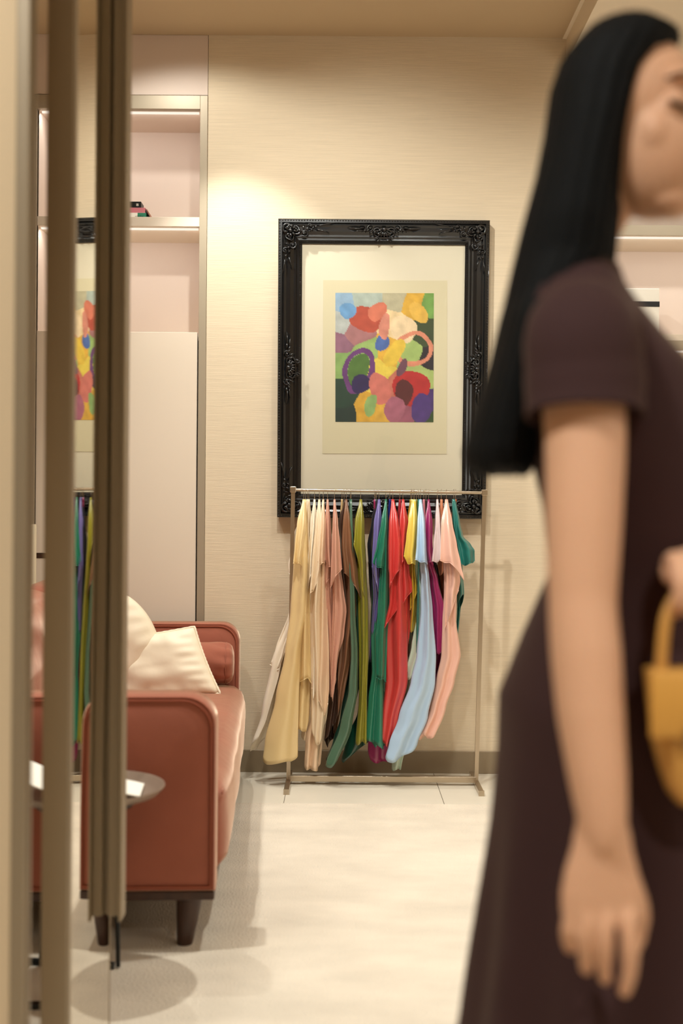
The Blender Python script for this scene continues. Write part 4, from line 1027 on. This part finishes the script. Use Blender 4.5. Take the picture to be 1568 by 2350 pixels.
# dress
dr = BM()
dt = [(0.40, .355, .228, .215), (0.52, .352, .205, .196), (0.64, .350, .188, .182), (0.75, .345, .170, .174), (0.84, .335, .152, .170), (0.90, .326, .142, .172), (0.97, .333, .122, .164), (1.04, .342, .102, .140),
      (1.12, .340, .108, .140), (1.20, .327, .114, .150), (1.27, .298, .102, .152), (1.31, .274, .088, .146), (1.345, .263, .072, .122), (1.37, .261, .060, .090), (1.392, .261, .054, .066)]
rings = []
for i_ in range(len(dt) * 4 - 3):
    q = i_ / 4; i0 = min(int(q), len(dt) - 2); t_ = q - i0
    z, c, a, y_ = (dt[i0][k] + (dt[i0 + 1][k] - dt[i0][k]) * t_ for k in range(4))
    ring = []
    for k in range(96):
        an = 2 * pi * k / 96; fold = 1 + max(0, (0.92 - z)) * 0.10 * sin(11 * an + 0.8 * sin(3 * an)) + 0.006 * sin(5 * an + z * 20)
        ring.append(Vector((c + a * fold * cos(an), PY + y_ * fold * sin(an), z)))
    rings.append(ring)
loft(dr, rings, cap=False)
dress = obj('dress', dr, M_dress, who, True)
dress.modifiers.new('t', 'SOLIDIFY').thickness = 0.003
b = BM(); sp = cr([SH + Vector((.016, .085, .022)), SH + Vector((.004, .012, .002)), P(1338, 790, 1.298), P(1342, 870, 1.294), P(1343, 955, 1.288)], 6)
tab = [(0, .050), (.2, .058), (.4, .060), (.7, .061), (1, .061)]
tube(b, sp, [interp(tab, i / (len(sp) - 1))[0] * (1 + 0.008 * sin(i * 1.1)) for i in range(len(sp))], 28, cap=False, up=(0, 1, 0))
o = obj('sleeve', b, M_dress, dress, True); o.modifiers.new('t', 'SOLIDIFY').thickness = 0.003
b = BM(); sp = cr([(.285, PY + .08, 1.355), (.285, PY + .155, 1.322), (.300, PY + .172, 1.25), (.320, PY + .172, 1.18)], 6)
tube(b, sp, [interp(tab, i / (len(sp) - 1))[0] for i in range(len(sp))], 28, cap=False)
o = obj('sleeve', b, M_dress, dress, True); o.modifiers.new('t', 'SOLIDIFY').thickness = 0.003
# shoes
for (ax_, ay_, az_, tx, ty, tz) in ((.40, PY - .075, .115, .55, PY - .085, .04), (.10, PY + .075, .16, .22, PY + .08, .045)):
    b = BM(); L_ = Vector((tx - ax_, ty - ay_, 0))
    tube(b, [(ax_ - .055, ay_, az_ - .055), (ax_ - .02, ay_, az_ - .070), (ax_ + .06, ay_, (az_ + tz) / 2 - .03), (tx - .03, ty, tz - .006), (tx + .025, ty, tz - .008)], [.024, .034, .036, .037, .014], 16, flat=0.75)
    tube(b, [(ax_ - .045, ay_, az_ - .06), (ax_ - .05, ay_, 0.012 if az_ < .13 else az_ - .10)], [.016, .009], 10)
    obj('shoe', b, M_black, who, True)
# hair: one mass from crown to mid back
hr = [(58, 1378, 1480, .040), (70, 1345, 1520, .070), (95, 1322, 1560, .086), (130, 1294, 1540, .096), (200, 1270, 1486, .103), (300, 1256, 1452, .104), (400, 1236, 1428, .101), (520, 1203, 1418, .098), (600, 1183, 1412, .090), (680, 1164, 1345, .092),
      (740, 1150, 1275, .106), (820, 1132, 1248, .104), (900, 1108, 1240, .100), (980, 1083, 1235, .094), (1040, 1066, 1230, .088), (1075, 1074, 1222, .080), (1090, 1100, 1205, .060)]
hbm = BM(); rings = []
N_ = 120
NS = (len(hr) - 1) * 5
for i_ in range(NS + 1):
    q = i_ / 5; i0 = min(int(q), len(hr) - 2); t_ = q - i0
    py, a, c, wy = (hr[i0][k] + (hr[i0 + 1][k] - hr[i0][k]) * t_ for k in range(4))
    yc = PY + 0.01 if py < 600 else PY + 0.01
    A = P(a, py, PY).x; B_ = P(c, py, PY).x; z = P(1350, py, PY).z
    ring = []
    for k in range(N_):
        an = 2 * pi * k / N_
        st_ = 1 + 0.016 * sin(an * 23 + 0.6 * sin(z * 9)) + 0.010 * sin(an * 41 + z * 6) + 0.01 * noise.noise(Vector((cos(an) * 3, sin(an) * 3, z * 3)))
        ring.append(Vector(((A + B_) / 2 + (B_ - A) / 2 * cos(an) * st_, yc + wy * sin(an) * st_, z + (0.006 * noise.noise(Vector((an * 6, 0, 0))) if py > 1060 else 0))))
    rings.append(ring)
loft(hbm, rings)
obj('hair', hbm, M_hair, who, True)

# handbag held in front of her hip
bx0, bx1 = P(1452, 1600, 1.30).x, P(1640, 1600, 1.30).x
bz0, bz1 = P(1500, 1812, 1.30).z, P(1500, 1520, 1.30).z
bag = empty('handbag', ((bx0 + bx1) / 2, 1.28, bz0), label='tan leather handbag held by its handle in front of the plum brown dress', cat='handbag')
b = BM(); rings = []
for k in range(13):
    t_ = k / 12; z = bz0 + (bz1 - bz0) * t_
    w_ = (0.60 + 0.40 * min(1, sqrt(t_ * 2.2))) * (bx1 - bx0) / 2; d_ = 0.030 * (0.75 + 0.25 * sin(pi * t_))
    cx = (bx0 + bx1) / 2 + 0.015 * (1 - t_)
    rings.append([Vector((cx + w_ * math.copysign(abs(cos(a)) ** .5, cos(a)), 1.245 + d_ * math.copysign(abs(sin(a)) ** .7, sin(a)), z)) for a in [2 * pi * q / 40 for q in range(40)]])
loft(b, rings); o = obj('bag_body', b, M_bag, bag, True, angle=60)
b = BM(); box(b, bx0 - 0.003, bx1 + 0.003, 1.209, 1.216, bz0 + (bz1 - bz0) * 0.52, bz1 + 0.002, 0.003, 2); obj('flap', b, mat('tan_flap', rgb(206, 150, 66), 0.5), bag, True, angle=50)
b = BM(); box(b, (bx0 + bx1) / 2 - .012, (bx0 + bx1) / 2 + .012, 1.205, 1.210, bz0 + (bz1 - bz0) * .45, bz0 + (bz1 - bz0) * .62, 0.002, 2); obj('clasp', b, M_steel, bag)
b = BM(); tube(b, cr([(bx0 + .015, 1.245, bz1 - .01), (bx0 + .022, 1.252, bz1 + .05), (bx0 + .042, 1.262, 1.037), (bx1 - .030, 1.262, 1.037), (bx1 - .012, 1.252, bz1 + .05), (bx1 - .012, 1.245, bz1 - .01)], 6), .006, 8); obj('handle', b, M_bag, bag, True)
